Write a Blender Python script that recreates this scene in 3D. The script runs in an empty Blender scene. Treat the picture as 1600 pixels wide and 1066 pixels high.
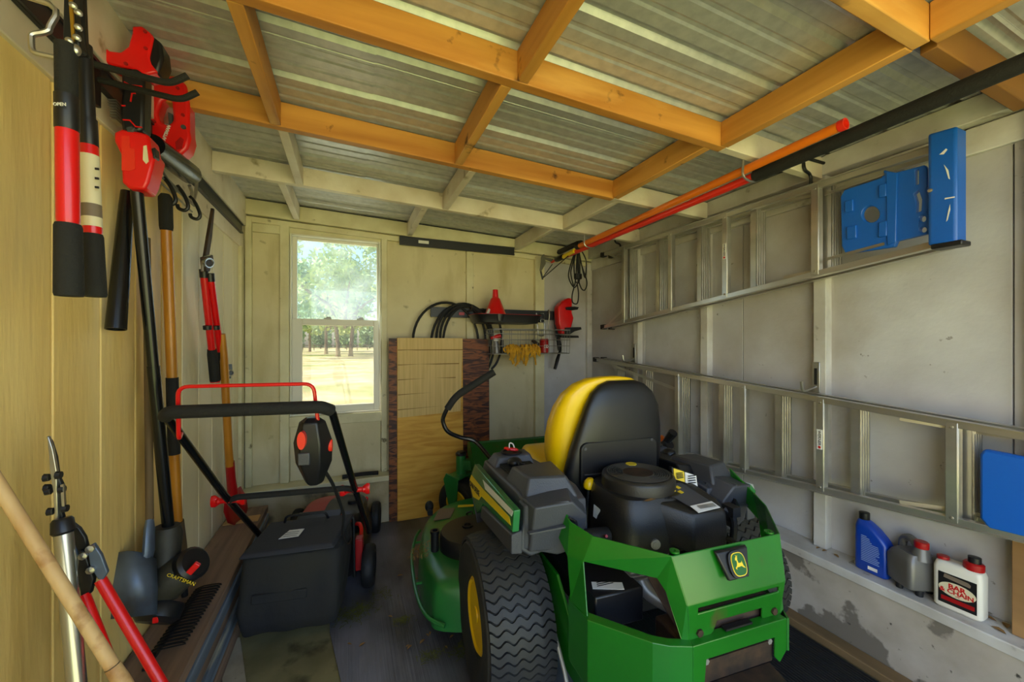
import bpy, bmesh, math, random
from mathutils import Vector, Matrix
random.seed(7)
SC = bpy.context.scene
COL = SC.collection
PI = math.pi

# ------------------------------------------------------------------ camera, sky, sun, exposure
CF, CYAW, CHV, CH = 615.0, math.radians(22.5), 538.0, 1.33
cam_d = bpy.data.cameras.new('camera')
cam = bpy.data.objects.new('camera', cam_d); COL.objects.link(cam)
cam.location = (0, 0, CH); cam.rotation_euler = (PI/2, 0, -CYAW)
cam_d.sensor_width = 36.0; cam_d.lens = CF/1600*36.0
cam_d.shift_y = (CHV-533.0)/1600
cam_d.clip_start = 0.02; cam_d.clip_end = 500
SC.camera = cam

W = bpy.data.worlds.new('world'); SC.world = W; W.use_nodes = True
wn, wl = W.node_tree.nodes, W.node_tree.links
wn.clear()
sky = wn.new('ShaderNodeTexSky'); sky.sky_type = 'NISHITA'; sky.sun_disc = False
sky.sun_elevation = math.radians(58); sky.sun_rotation = math.radians(-78); sky.air_density = 1.0; sky.dust_density = 2.0
bg = wn.new('ShaderNodeBackground'); bg.inputs[1].default_value = 0.46
wo = wn.new('ShaderNodeOutputWorld')
wl.new(sky.outputs[0], bg.inputs[0]); wl.new(bg.outputs[0], wo.inputs[0])

sun_d = bpy.data.lights.new('sun', 'SUN'); sun_d.energy = 13.0; sun_d.angle = math.radians(0.6); sun_d.color = (1.0, 0.93, 0.84)
sun = bpy.data.objects.new('sun', sun_d); COL.objects.link(sun)
sun.rotation_euler = Vector((0.80, -0.17, -1.0)).to_track_quat('-Z', 'Y').to_euler()

vs = SC.view_settings
vs.view_transform = 'Standard'; vs.look = 'None'; vs.gamma = 1.0; vs.use_curve_mapping = False
vs.exposure = 0.92

# ------------------------------------------------------------------ helpers
def at(u, v, x=None, y=None, z=None):
    """point of the room seen at (u, v) of the photograph, on the plane x=, y= or z="""
    s, c = math.sin(CYAW), math.cos(CYAW)
    d, e = (u-800.0)/CF, -(v-CHV)/CF
    X, Y = s+c*d, c-s*d
    t = x/X if x is not None else (y/Y if y is not None else (z-CH)/e)
    return Vector((t*X, t*Y, CH+t*e))

def lin(c):
    c = c/255.0
    return c/12.92 if c <= 0.04045 else ((c+0.055)/1.055)**2.4
def rgb(h):
    h = h.lstrip('#')
    return (lin(int(h[0:2], 16)), lin(int(h[2:4], 16)), lin(int(h[4:6], 16)), 1.0)

MATS = {}
def M(name, col, rough=0.5, metal=0.0, col2=None, scale=4.0, stretch=(1, 1, 1), detail=4.0, lo=0.35, hi=0.65,
      bump=0.0, bscale=60.0, bstretch=(1, 1, 1), spots=None, spots2=None, dist=0.0, coat=0.0, emit=None, spec=None, trans=0.0, alpha=None):
    m = bpy.data.materials.new(name); m.use_nodes = True
    n, l = m.node_tree.nodes, m.node_tree.links
    p = n['Principled BSDF']
    p.inputs['Base Color'].default_value = rgb(col)
    p.inputs['Roughness'].default_value = rough
    p.inputs['Metallic'].default_value = metal
    if coat: p.inputs['Coat Weight'].default_value = coat; p.inputs['Coat Roughness'].default_value = 0.12
    if spec is not None: p.inputs['Specular IOR Level'].default_value = spec
    if trans: p.inputs['Transmission Weight'].default_value = trans
    tc = n.new('ShaderNodeTexCoord')
    def noise(sc, st, det=4.0, dist=0.0):
        mp = n.new('ShaderNodeMapping'); mp.inputs['Scale'].default_value = st
        l.new(tc.outputs['Object'], mp.inputs[0])
        t = n.new('ShaderNodeTexNoise'); t.inputs['Scale'].default_value = sc; t.inputs['Detail'].default_value = det
        t.inputs['Distortion'].default_value = dist
        l.new(mp.outputs[0], t.inputs['Vector'])
        return t
    def ramp(src, a, b):
        r = n.new('ShaderNodeMapRange'); r.inputs[1].default_value = a; r.inputs[2].default_value = b
        l.new(src, r.inputs[0]); return r.outputs[0]
    cur = None
    if col2:
        t = noise(scale, stretch, detail, dist)
        mx = n.new('ShaderNodeMix'); mx.data_type = 'RGBA'
        mx.inputs[6].default_value = rgb(col); mx.inputs[7].default_value = rgb(col2)
        l.new(ramp(t.outputs[0], lo, hi), mx.inputs[0]); cur = mx.outputs[2]
    for sp in (spots, spots2):
        if not sp: continue
        c3, sc3, a3, b3 = sp[:4]
        t = noise(sc3, sp[4] if len(sp) > 4 else (1, 1, 1), 6.0)
        mx = n.new('ShaderNodeMix'); mx.data_type = 'RGBA'
        mx.inputs[6].default_value = rgb(col); mx.inputs[7].default_value = rgb(c3)
        if cur: l.new(cur, mx.inputs[6])
        l.new(ramp(t.outputs[0], a3, b3), mx.inputs[0]); cur = mx.outputs[2]
    if cur: l.new(cur, p.inputs['Base Color'])
    if bump:
        t = noise(bscale, bstretch, 3.0)
        b = n.new('ShaderNodeBump'); b.inputs['Strength'].default_value = bump; b.inputs['Distance'].default_value = 0.004
        l.new(t.outputs[0], b.inputs['Height']); l.new(b.outputs[0], p.inputs['Normal'])
    if emit:
        p.inputs['Emission Color'].default_value = rgb(col); p.inputs['Emission Strength'].default_value = emit
    MATS[name] = m
    return m

class MB:
    """collects faces for ONE mesh"""
    def __init__(s): s.v = []; s.f = []
    def add(s, vs, fs):
        o = len(s.v); s.v += [Vector(q) for q in vs]; s.f += [tuple(i+o for i in f) for f in fs]; return s
    def box(s, c, d, rot=None):
        c = Vector(c); hx, hy, hz = d[0]/2, d[1]/2, d[2]/2
        vs = [Vector((x, y, z)) for x in (-hx, hx) for y in (-hy, hy) for z in (-hz, hz)]
        if rot is not None: vs = [rot @ q for q in vs]
        return s.add([c+q for q in vs], [(0, 1, 3, 2), (4, 6, 7, 5), (0, 4, 5, 1), (2, 3, 7, 6), (0, 2, 6, 4), (1, 5, 7, 3)])
    def b2(s, a, b):
        a, b = Vector(a), Vector(b); return s.box((a+b)/2, tuple(abs(k) for k in (b-a)))
    def bar(s, p, q, w, h, up=(0, 0, 1)):
        """straight bar from p to q, w across (up x dir), h along up"""
        p, q = Vector(p), Vector(q); d = (q-p).normalized(); u = Vector(up); r = d.cross(u).normalized(); u = r.cross(d).normalized()
        vs = [k+r*(i*w/2)+u*(j*h/2) for k in (p, q) for i, j in ((-1, -1), (1, -1), (1, 1), (-1, 1))]
        return s.add(vs, [(0, 1, 2, 3), (7, 6, 5, 4), (0, 4, 5, 1), (1, 5, 6, 2), (2, 6, 7, 3), (3, 7, 4, 0)])
    def tube(s, pts, r, seg=12, cap=True, flat=None, closed=False):
        pts = [Vector(p) for p in pts]; n = len(pts); rs = r if isinstance(r, (list, tuple)) else [r]*n
        T = []
        for i in range(n):
            if closed: d = pts[(i+1) % n]-pts[i-1]
            else: d = pts[min(i+1, n-1)]-pts[max(i-1, 0)]
            T.append(d.normalized() if d.length > 1e-9 else Vector((0, 0, 1)))
        up = Vector((0, 0, 1)) if abs(T[0].z) < 0.9 else Vector((0, 1, 0))
        N = (up-T[0]*up.dot(T[0])).normalized(); vs = []
        for i in range(n):
            N = (N-T[i]*N.dot(T[i])).normalized(); Bn = T[i].cross(N)
            ry = rs[i]*(flat if flat else 1.0)
            for k in range(seg):
                a = 2*PI*k/seg; vs.append(pts[i]+N*(rs[i]*math.cos(a))+Bn*(ry*math.sin(a)))
        fs = []
        for i in range(n if closed else n-1):
            j = (i+1) % n
            for k in range(seg):
                k2 = (k+1) % seg; fs.append((i*seg+k, i*seg+k2, j*seg+k2, j*seg+k))
        if cap and not closed: fs += [tuple(range(seg-1, -1, -1)), tuple((n-1)*seg+k for k in range(seg))]
        return s.add(vs, fs)
    def prism(s, poly, vec):
        poly = [Vector(p) for p in poly]; vec = Vector(vec); n = len(poly)
        fs = [tuple(range(n)), tuple(range(2*n-1, n-1, -1))]
        fs += [(i, n+i, n+(i+1) % n, (i+1) % n) for i in range(n)]
        return s.add(poly+[p+vec for p in poly], fs)
    def lathe(s, prof, org=(0, 0, 0), axis=(0, 0, 1), seg=32, sx=1.0):
        """prof: (radius, distance along axis)"""
        ax = Vector(axis).normalized(); org = Vector(org)
        q = Vector((0, 0, 1)).rotation_difference(ax).to_matrix()
        n = len(prof); vs = []
        for r, h in prof:
            for k in range(seg):
                a = 2*PI*k/seg; vs.append(org+q @ Vector((r*math.cos(a)*sx, r*math.sin(a), h)))
        fs = [(i*seg+k, i*seg+(k+1) % seg, (i+1)*seg+(k+1) % seg, (i+1)*seg+k) for i in range(n-1) for k in range(seg)]
        if prof[0][0] > 1e-6: fs.append(tuple(range(seg-1, -1, -1)))
        if prof[-1][0] > 1e-6: fs.append(tuple((n-1)*seg+k for k in range(seg)))
        return s.add(vs, fs)
    def ball(s, c, r, sc=(1, 1, 1), seg=16, rings=10):
        prof = [(max(1e-4, r*math.sin(PI*i/rings)), -r*math.cos(PI*i/rings)) for i in range(rings+1)]
        t = MB().lathe(prof, seg=seg); c = Vector(c)
        return s.add([c+Vector((p.x*sc[0], p.y*sc[1], p.z*sc[2])) for p in t.v], t.f)
    def loft(s, rings, cap=True, closed=True):
        n = len(rings[0]); vs = [p for r in rings for p in r]
        fs = [(i*n+k, i*n+(k+1) % n, (i+1)*n+(k+1) % n, (i+1)*n+k) for i in range(len(rings)-1) for k in range(n if closed else n-1)]
        if cap and closed: fs += [tuple(range(n-1, -1, -1)), tuple((len(rings)-1)*n+k for k in range(n))]
        return s.add(vs, fs)

def curve(pts, n=8, closed=False):
    """Catmull-Rom through pts"""
    P = [Vector(p) for p in pts]; m = len(P); out = []
    for i in range(m if closed else m-1):
        if closed: a, b, c, d = P[i-1], P[i], P[(i+1) % m], P[(i+2) % m]
        else: a, b, c, d = P[max(i-1, 0)], P[i], P[i+1], P[min(i+2, m-1)]
        for k in range(n):
            t = k/n
            out.append(0.5*((2*b)+(c-a)*t+(2*a-5*b+4*c-d)*t*t+(3*b-a-3*c+d)*t**3))
    if not closed: out.append(P[-1])
    return out

def fillet(pts, r, n=5):
    P = [Vector(p) for p in pts]; out = [P[0]]
    for i in range(1, len(P)-1):
        a, b, c = P[i-1], P[i], P[i+1]
        k = min(r, (a-b).length*0.49, (c-b).length*0.49)
        p, q = b+(a-b).normalized()*k, b+(c-b).normalized()*k
        for j in range(n+1):
            t = j/n; out.append(p*(1-t)**2+b*2*t*(1-t)+q*t*t)
    out.append(P[-1]); return out

def rrect(cx, cy, w, h, r, n=5):
    out = []
    for sx, sy, a0 in ((1, 1, 0), (-1, 1, 90), (-1, -1, 180), (1, -1, 270)):
        for k in range(n+1):
            a = math.radians(a0+90*k/n); out.append((cx+sx*(w/2-r)+r*math.cos(a), cy+sy*(h/2-r)+r*math.sin(a)))
    return out

def link(name, mb, mat, parent=None, bevel=0.0, smooth=35, kind=None, label=None, world=True, solid=0.0, sub=0):
    me = bpy.data.meshes.new(name)
    vs = mb.v
    if parent is not None and world:
        inv = wmat(parent).inverted(); vs = [inv @ q for q in vs]
    me.from_pydata([tuple(q) for q in vs], [], mb.f)
    bm = bmesh.new(); bm.from_mesh(me); bmesh.ops.recalc_face_normals(bm, faces=bm.faces); bm.to_mesh(me); bm.free()
    if smooth:
        me.polygons.foreach_set('use_smooth', [True]*len(me.polygons)); me.set_sharp_from_angle(angle=math.radians(smooth))
    me.materials.append(MATS[mat] if isinstance(mat, str) else mat)
    o = bpy.data.objects.new(name, me); COL.objects.link(o)
    if parent is not None: o.parent = parent
    if solid:
        m = o.modifiers.new('thickness', 'SOLIDIFY'); m.thickness = solid; m.offset = 0
    if sub:
        m = o.modifiers.new('smooth', 'SUBSURF'); m.levels = sub; m.render_levels = sub
    if bevel:
        m = o.modifiers.new('edge', 'BEVEL'); m.width = bevel; m.segments = 2; m.limit_method = 'ANGLE'; m.angle_limit = math.radians(40)
    if kind: o['kind'] = kind
    if label: o['label'] = label
    return o

def wmat(o):
    m = Matrix.LocRotScale(o.location, o.rotation_euler, o.scale)
    return wmat(o.parent) @ m if o.parent else m

def tag(o, label, cat, group=None):
    o['label'] = label; o['category'] = cat
    if group: o['group'] = group
    return o

def thing(name, label, cat, loc=(0, 0, 0), rotz=0.0, group=None):
    o = bpy.data.objects.new(name, None); COL.objects.link(o); o.empty_display_size = 0.1
    o.location = loc; o.rotation_euler = (0, 0, rotz)
    return tag(o, label, cat, group)

def struct(name, loc=(0, 0, 0)):
    o = bpy.data.objects.new(name, None); COL.objects.link(o); o.location = loc; o['kind'] = 'structure'; return o

def piece(name, src, parent, loc=(0, 0, 0), rot=(0, 0, 0), scale=(1, 1, 1)):
    """another object that shares src's mesh"""
    o = bpy.data.objects.new(name, src.data); COL.objects.link(o); o.parent = parent
    for m in src.modifiers:
        k = o.modifiers.new(m.name, m.type)
        for a in ('width', 'segments', 'limit_method', 'angle_limit', 'thickness', 'offset', 'levels', 'render_levels'):
            if hasattr(m, a): setattr(k, a, getattr(m, a))
    o.location = loc; o.rotation_euler = rot; o.scale = scale; return o

def copy_tree(o, parent=None):
    c = o.copy(); COL.objects.link(c)
    if parent is not None: c.parent = parent
    for ch in list(o.children): copy_tree(ch, c)
    return c

def words(name, txt, size, org, right, up, mat, parent, depth=0.0006, align='CENTER', bold=0.0, world=True):
    """flat lettering: org is its middle, right / up its axes"""
    cu = bpy.data.curves.new(name, 'FONT'); cu.body = txt; cu.size = size; cu.extrude = depth; cu.align_x = align; cu.align_y = 'CENTER'
    cu.offset = bold; cu.resolution_u = 2
    t = bpy.data.objects.new(name+'_t', cu)
    me = bpy.data.meshes.new_from_object(t); bpy.data.objects.remove(t)
    r = Vector(right).normalized(); u = Vector(up); u = (u-r*u.dot(r)).normalized(); n = r.cross(u)
    mt = Matrix((r, u, n)).transposed().to_4x4(); mt.translation = Vector(org)
    if parent is not None and world: mt = wmat(parent).inverted() @ mt
    me.transform(mt); me.materials.append(MATS[mat])
    o = bpy.data.objects.new(name, me); COL.objects.link(o)
    if parent is not None: o.parent = parent
    return o

# ------------------------------------------------------------------ materials
M('cream_paint', '#dbd0a8', 0.6, col2='#cdc196', scale=3, bump=.25, bscale=40, spots=('#7d7048', 9, .66, .78), spots2=('#b5a570', 2.2, .55, .75, (2, 2, .5)))
M('cream_trim', '#ded7b0', 0.5, col2='#cfc59a', scale=6, bump=.2, bscale=60, spots=('#6e6240', 14, .68, .76))
M('tan_board_warmlit', '#f7d88c', 0.5, col2='#e6be6a', scale=3, stretch=(1, 1, .25), bump=.5, bscale=55, bstretch=(1, 1, .12), spots=('#b59146', 3, .55, .75, (1, 1, .3)))  # nearer boards: warm reflected light put into the yellow
M('tan_board_windowlit', '#eadfbd', 0.5, col2='#d9cba0', scale=3, stretch=(1, 1, .25), bump=.5, bscale=55, bstretch=(1, 1, .12), spots=('#a08c5c', 3, .58, .75, (1, 1, .3)))  # same boards farther on, white window light put into the colour
M('groove', '#8a6c2c', 0.8)
M('white_panel', '#cac8c7', 0.6, col2='#b6b2b0', scale=3, bump=.3, bscale=45, spots=('#6d655c', 30, .70, .76), spots2=('#aaa195', 1.6, .55, .72))
M('white_trim', '#d2cec6', 0.55, col2='#b9b2a6', scale=6, bump=.2, bscale=50, spots=('#7d7365', 12, .66, .76))
M('plate_paint', '#e6dcc8', 0.5, col2='#d3c4aa', scale=5, bump=.25, bscale=50, spots=('#94815c', 10, .66, .76))
M('raw_lumber', '#d99a45', 0.55, col2='#b06f26', scale=7, stretch=(.12, 1.6, 1.6), bump=.3, bscale=35, bstretch=(.15, 1, 1), spots=('#5d3410', 9, .64, .70), spots2=('#e8b160', 5, .55, .72, (.25, 1, 1)))
M('raw_lumber_y', '#d99c48', 0.55, col2='#b27428', scale=7, stretch=(1.6, .12, 1.6), bump=.3, bscale=35, bstretch=(1, .15, 1), spots=('#5d3410', 9, .64, .70), spots2=('#e8b160', 5, .55, .72, (1, .25, 1)))
M('galvanised', '#cbc9c8', 0.34, 0.3, col2='#b9b8b8', scale=26, bump=.06, bscale=30, spots=('#c9c8c4', 45, .55, .75))
M('concrete', '#8d8358', 0.85, col2='#756c45', scale=5, bump=.5, bscale=35, spots=('#443d22', 7, .56, .72))
M('concrete_pale', '#b3a68c', 0.85, col2='#8f8470', scale=5, bump=.5, bscale=45, spots=('#3d372d', 26, .66, .74), spots2=('#d8d2c4', 2.4, .52, .58))
M('block_wall', '#cdbf9c', 0.8, col2='#a8996f', scale=4, bump=.5, bscale=30, spots=('#5b5440', 5, .58, .68))
M('kerb_wall', '#bfb5a5', 0.8, col2='#ab9f8d', scale=6, bump=.5, bscale=35, spots=('#7b7264', 2.6, .455, .47), spots2=('#453f35', 30, .68, .74))
M('rubber_mat', '#4b4a4d', 0.38, col2='#39383a', scale=3, bump=.7, bscale=90, bstretch=(1, .02, 1), spots=('#8d8a92', 2.0, .40, .66, (1, .5, 1)))  # pale patches paint the bluish sky sheen onto the rubber
M('grass_far', '#cdbd92', 0.9, col2='#b0a56c', scale=.35, spots=('#d9cfae', 1.2, .5, .7), spots2=('#8f9a55', .12, .52, .6))
M('ground_front', '#a59c7c', 0.9, col2='#8f9060', scale=.8)
M('bark', '#a08c78', 0.9, col2='#7d6a58', scale=3)
M('leaves', '#d3de8c', 0.6, col2='#a3ba62', scale=.5)
M('leaves2', '#bcd2a0', 0.6, col2='#94b37e', scale=.5)
M('vinyl', '#e4e0cf', 0.35)
M('dark_gap', '#15130f', 0.8)
M('black_plastic', '#17171a', 0.38)
M('black_rubber', '#161618', 0.62, bump=.3, bscale=80)
M('black_paint', '#0f1012', 0.25)
M('black_foam', '#1b1a18', 0.85, bump=.5, bscale=150)
M('black_steel', '#1d1e20', 0.4, .3)
M('rail_black', '#23262a', 0.42)
M('grey_plastic', '#4a4b50', 0.45, bump=.25, bscale=220, col2='#3f4044', scale=3)
M('engine_black', '#1c1b1a', 0.42, bump=.2, bscale=200, col2='#2a2620', scale=4)
M('tractor_green', '#187016', 0.32, coat=.3, col2='#146412', scale=3, spots=('#4d4a26', 7, .66, .80))
M('deck_green', '#2a7d35', 0.35, coat=.3, col2='#256e2d', scale=4, spots=('#6a6a3a', 9, .68, .76))
M('dark_green', '#145c1b', 0.4, spots=('#4c4a2a', 9, .62, .75))
M('tractor_yellow', '#f2c500', 0.35, coat=.2)
M('rim_yellow', '#e8b800', 0.4)
M('decal_yellow', '#f5d21a', 0.4)
M('decal_green', '#2f7a3d', 0.25, coat=.4)
M('tyre_rubber', '#1e1e1d', 0.75, bump=.3, bscale=60, col2='#2d2a22', scale=7)
M('tread_rubber', '#28282a', 0.6, bump=.2, bscale=60, col2='#38352a', scale=6)
M('rust_metal', '#4b3626', 0.7, .3, col2='#2d241c', scale=20)
M('muffler', '#5a4a42', 0.55, .5, col2='#3b2a22', scale=10)
M('cast_alloy', '#a5a29a', 0.45, .6)
M('bare_steel', '#b9b7b0', 0.3, .9)
M('aluminium', '#cfccc5', 0.28, .8, col2='#b9b6ae', scale=8, stretch=(1, .2, 1))
M('wire_chrome', '#8f8d84', 0.35, .8)
M('red_tool', '#e3120f', 0.35, coat=.1)
M('red_handle', '#d90d10', 0.3, coat=.25)
M('red_dark', '#a30d10', 0.4, coat=.1)
M('red_orange', '#e8301a', 0.35, coat=.2)
M('orange_pole', '#ef7a12', 0.4, coat=.2)
M('orange_plastic', '#e86d12', 0.4)
M('blue_plastic', '#0f5fc4', 0.4, coat=.1, bump=.1, bscale=120)
M('blue_bottle', '#0d3fa8', 0.35, coat=.2)
M('blue_grey_steel', '#6e7d92', 0.45, .5, col2='#4f5868', scale=6, spots=('#4d4330', 8, .6, .75))
M('white_plastic', '#e6e0d0', 0.42)
M('grey_jug', '#6e6b66', 0.35, .25)
M('label_black', '#101010', 0.5)
M('label_white', '#e9e7e0', 0.5)
M('label_cream', '#ded3ae', 0.5)
M('label_red', '#c8201c', 0.5)
M('label_yellow', '#e8c92a', 0.5)
M('brown_label', '#7a6a58', 0.6)
M('glove_yellow', '#d8a017', 0.8, col2='#b37f10', scale=30)
M('ash_handle', '#c88522', 0.4, coat=.3, col2='#ad6e18', scale=8, stretch=(2, 2, .15))
M('pale_handle', '#d6b27c', 0.6, col2='#b88a52', scale=9, stretch=(1.4, 1.4, .6), bump=.2, bscale=60, spots=('#9a6a38', 16, .52, .66))
M('old_handle', '#6b5535', 0.8, col2='#45351f', scale=10, stretch=(2, 2, .2))
M('plywood', '#e6b448', 0.6, col2='#cf932c', scale=9, stretch=(.3, 1, 2.6), detail=4, dist=1.0, bump=.15, bscale=30, spots=('#a86a1c', 3, .54, .72, (.5, 1, 1.4)))
M('plywood_pale', '#e0c07a', 0.6, col2='#cfae66', scale=60, stretch=(1, 1, .04))
M('plywood_line', '#8a6420', 0.7)
M('plywood_dark', '#8a4d1e', 0.55, col2='#3c1b09', scale=14, stretch=(.45, 1, 2.2), detail=3, dist=1.6, lo=.42, hi=.58, bump=.15, bscale=30)
M('ply_edge', '#c79a5a', 0.7)
M('old_plank', '#94775f', 0.8, col2='#6d5645', scale=8, stretch=(2, .12, 2), bump=.5, bscale=40, bstretch=(1, .1, 1), spots=('#3c2f26', 6, .60, .72, (1, .4, 1)))
M('blue_plank', '#7c8894', 0.8, col2='#56606c', scale=8, stretch=(2, .1, 3), bump=.4, bscale=40, bstretch=(1, .1, 1), spots=('#a9a48e', 8, .58, .66, (1, .2, 2)))
M('bag_cloth', '#1d1d20', 0.85, bump=.6, bscale=25, col2='#26251f', scale=4)
M('bag_top', '#2c2d33', 0.8, bump=.3, bscale=25)
M('pine_board', '#a67d4c', 0.7, col2='#7f5e38', scale=6, stretch=(1, .2, 1))
M('dry_leaf', '#8f6a38', 0.8)
M('grass_clip', '#6f7030', 0.9, col2='#4c5222', scale=20)
M('brass', '#b58a2a', 0.35, .7)
M('glass_smear', '#ffffff', 0.1)
M('dark_lumber', '#8f5f24', 0.6, col2='#6d4519', scale=7, stretch=(.12, 1.6, 1.6))
M('grille_grey', '#45423c', 0.4)
M('pale_blue_print', '#8fa9d8', 0.5)
M('olive_steel', '#6b685a', 0.5, .3)
M('dirty_black', '#38362a', 0.6, col2='#211f1a', scale=9, bump=.2, bscale=90)
M('runner_rubber', '#232224', 0.6, col2='#1a191a', scale=5)
M('strip_wood', '#8a6d47', 0.8, col2='#63502f', scale=7, stretch=(1, .15, 1), bump=.3, bscale=40)

def glass_mat(name, dim_tint, haze):
    m = bpy.data.materials.new(name); m.use_nodes = True
    n, l = m.node_tree.nodes, m.node_tree.links; n.clear()
    t = n.new('ShaderNodeBsdfTransparent'); t.inputs[0].default_value = (*dim_tint, 1)  # grey tint added to dim the bright view outside
    g = n.new('ShaderNodeBsdfGlossy'); g.inputs['Roughness'].default_value = .03
    d = n.new('ShaderNodeBsdfTranslucent'); d.inputs[0].default_value = (.8, .85, .9, 1)
    a = n.new('ShaderNodeMixShader'); a.inputs[0].default_value = .05
    b = n.new('ShaderNodeMixShader')
    tc = n.new('ShaderNodeTexCoord'); no = n.new('ShaderNodeTexNoise'); no.inputs['Scale'].default_value = 5; no.inputs['Detail'].default_value = 5
    r = n.new('ShaderNodeMapRange'); r.inputs[1].default_value = .4; r.inputs[2].default_value = .75; r.inputs[3].default_value = haze*.4; r.inputs[4].default_value = haze
    l.new(tc.outputs['Object'], no.inputs[0]); l.new(no.outputs[0], r.inputs[0]); l.new(r.outputs[0], b.inputs[0])
    o = n.new('ShaderNodeOutputMaterial')
    l.new(t.outputs[0], a.inputs[1]); l.new(g.outputs[0], a.inputs[2])
    l.new(a.outputs[0], b.inputs[1]); l.new(d.outputs[0], b.inputs[2]); l.new(b.outputs[0], o.inputs[0])
    MATS[name] = m
glass_mat('pane_upper', (.52, .58, .60), .20)
glass_mat('pane_lower', (.50, .50, .48), .03)

# ================================================================== the room
XL, XR, YB, YF = -0.678, 2.143, 3.2, -0.45
SILL = 0.35
def roof(x): return 2.322-0.037*(x-XL)          # underside of the sheets; the roof falls to the right

link('floor', MB().b2((XL-.1, YF-.1, -.12), (XR+.1, YB+.1, 0)), 'concrete', kind='structure')
link('ground', MB().b2((-160, -160, -.30), (160, 220, -.16)), 'grass_far', kind='structure')

# --- left wall: grooved boards on a dark backing
wl_ = link('wall_left', MB().b2((XL-.06, YF, 0), (XL-.012, YB+.06, 2.42)), 'groove', kind='structure')
y0 = 1.337-.205*9
for i in range(20):
    a = y0+.205*i
    if a > 3.15: break
    b = min(a+.197, 3.2)
    link('board', MB().b2((XL-.012, a, .02), (XL+random.uniform(0, .0015), b, 1.985)), 'tan_board_warmlit' if b < 2.28 else 'tan_board_windowlit', wl_, bevel=.003)
link('trim_1', MB().b2((XL-.012, YF, 1.98), (XL+.012, YB-.01, 2.135)), 'plate_paint', kind='structure', bevel=.003)
link('trim_2', MB().b2((XL-.012, YF, 2.139), (XL+.03, YB-.01, 2.33)), 'plate_paint', kind='structure', bevel=.003)
# corner post and the little strips where the left wall meets the back wall
link('trim_4', MB().b2((XL-.01, 3.10, .35), (XL+.02, 3.165, 1.985)), 'cream_trim', kind='structure', bevel=.003)
link('trim_5', MB().b2((-.655, 3.17, .35), (-.615, 3.205, 2.19)), 'cream_trim', kind='structure', bevel=.003)

# --- back wall, with the opening for the window
wx0, wx1, wz0, wz1 = -.389, .227, .815, 2.12
wb = MB()
wb.b2((XL-.06, YB+.012, 0), (wx0, YB+.06, 2.4)); wb.b2((wx1, YB+.012, 0), (XR+.06, YB+.06, 2.4))
wb.b2((wx0, YB+.012, 0), (wx1, YB+.06, wz0)); wb.b2((wx0, YB+.012, wz1), (wx1, YB+.06, 2.4))
wbk = link('wall_back', wb, 'dark_gap', kind='structure')
for a, b, c, d in ((XL, wx0, SILL, 2.2), (wx0, wx1, SILL, wz0), (wx1, .931, SILL, 2.2), (.934, 1.57, SILL, 2.2), (1.573, XR, SILL, 2.2)):
    link('panel', MB().b2((a+.001, YB-.0, c), (b-.001, YB+.014, d)), 'cream_paint' if b < 1.6 else 'white_panel', wbk, bevel=.002)
def stud(x0, x1, z0, z1, mat='cream_trim', dep=.028, par=wbk):
    return link('stud', MB().b2((x0, YB-dep, z0), (x1, YB+.004, z1)), mat, par, bevel=.003)
stud(-.449, -.392, SILL, 2.17); stud(.229, .272, SILL, 2.14); stud(.905, .966, SILL, 2.14)
stud(1.535, 1.625, SILL, 2.11, dep=.04); stud(2.085, 2.14, SILL, 2.09, 'white_trim', .03)
stud(-.392, .229, .74, .812, dep=.02)           # apron under the window
stud(-.615, -.449, 2.105, 2.165, dep=.018)
stud(-.392, .229, 2.116, 2.20, dep=.004)
# top plate and header board of the back wall, following the roof
def slope_board(name, x0, x1, y0, y1, h0, h1, mat, par=None, kind=None, bev=.004):
    vs = [(x, y, roof(x)-h) for x in (x0, x1) for y in (y0, y1) for h in (h1, h0)]
    return link(name, MB().add(vs, [(0, 1, 3, 2), (4, 6, 7, 5), (0, 4, 5, 1), (2, 3, 7, 6), (0, 2, 6, 4), (1, 5, 7, 3)]), mat, par, bevel=bev, kind=kind)
slope_board('trim_6', XL, XR, YB-.045, YB+.02, 0, .105, 'cream_trim', kind='structure')
slope_board('trim_7', XL+.02, XR, YB-.025, YB+.02, .112, .152, 'cream_trim', kind='structure')
# sills on the low block wall, back and right
wallk = MB().b2((XL, 3.085, 0), (XR, YB+.06, SILL-.04))
link('trim_8', wallk, 'block_wall', kind='structure')
link('trim_9', MB().b2((XL+.01, 3.065, SILL-.04), (XR, YB+.02, SILL)), 'cream_trim', kind='structure', bevel=.004)
link('trim_10', MB().b2((2.005, YF, 0), (XR+.06, 3.085, SILL-.04)), 'kerb_wall', kind='structure')
link('trim_11', MB().b2((1.995, YF, SILL-.04), (XR+.02, 3.063, SILL)), 'white_trim', kind='structure', bevel=.004)
link('trim_12', MB().b2((1.93, YF, 0), (2.003, 3.06, .035)), 'strip_wood', kind='structure', bevel=.004)

# --- right wall: panels between studs
wr = link('wall_right', MB().b2((XR+.012, YF, 0), (XR+.06, YB+.06, 2.4)), 'dark_gap', kind='structure')
ys = [YF, .60, 1.62, 2.45, 3.2]
for a, b in zip(ys, ys[1:]):
    link('panel', MB().b2((XR-.0, a+.002, SILL), (XR+.014, b-.002, 2.14)), 'white_panel', wr, bevel=.002)
for y in (.52, 1.18, 1.85, 2.50):
    link('stud', MB().b2((XR-.045, y-.02, SILL), (XR+.004, y+.035, 2.14)), 'white_trim', wr, bevel=.003)
link('trim_13', MB().b2((XR-.06, YF, 2.135), (XR+.02, YB-.03, 2.225)), 'white_trim', kind='structure', bevel=.004)
link('trim_14', MB().b2((XR-.02, YF, 2.03), (XR+.01, YB-.03, 2.128)), 'white_trim', kind='structure', bevel=.004)

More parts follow.
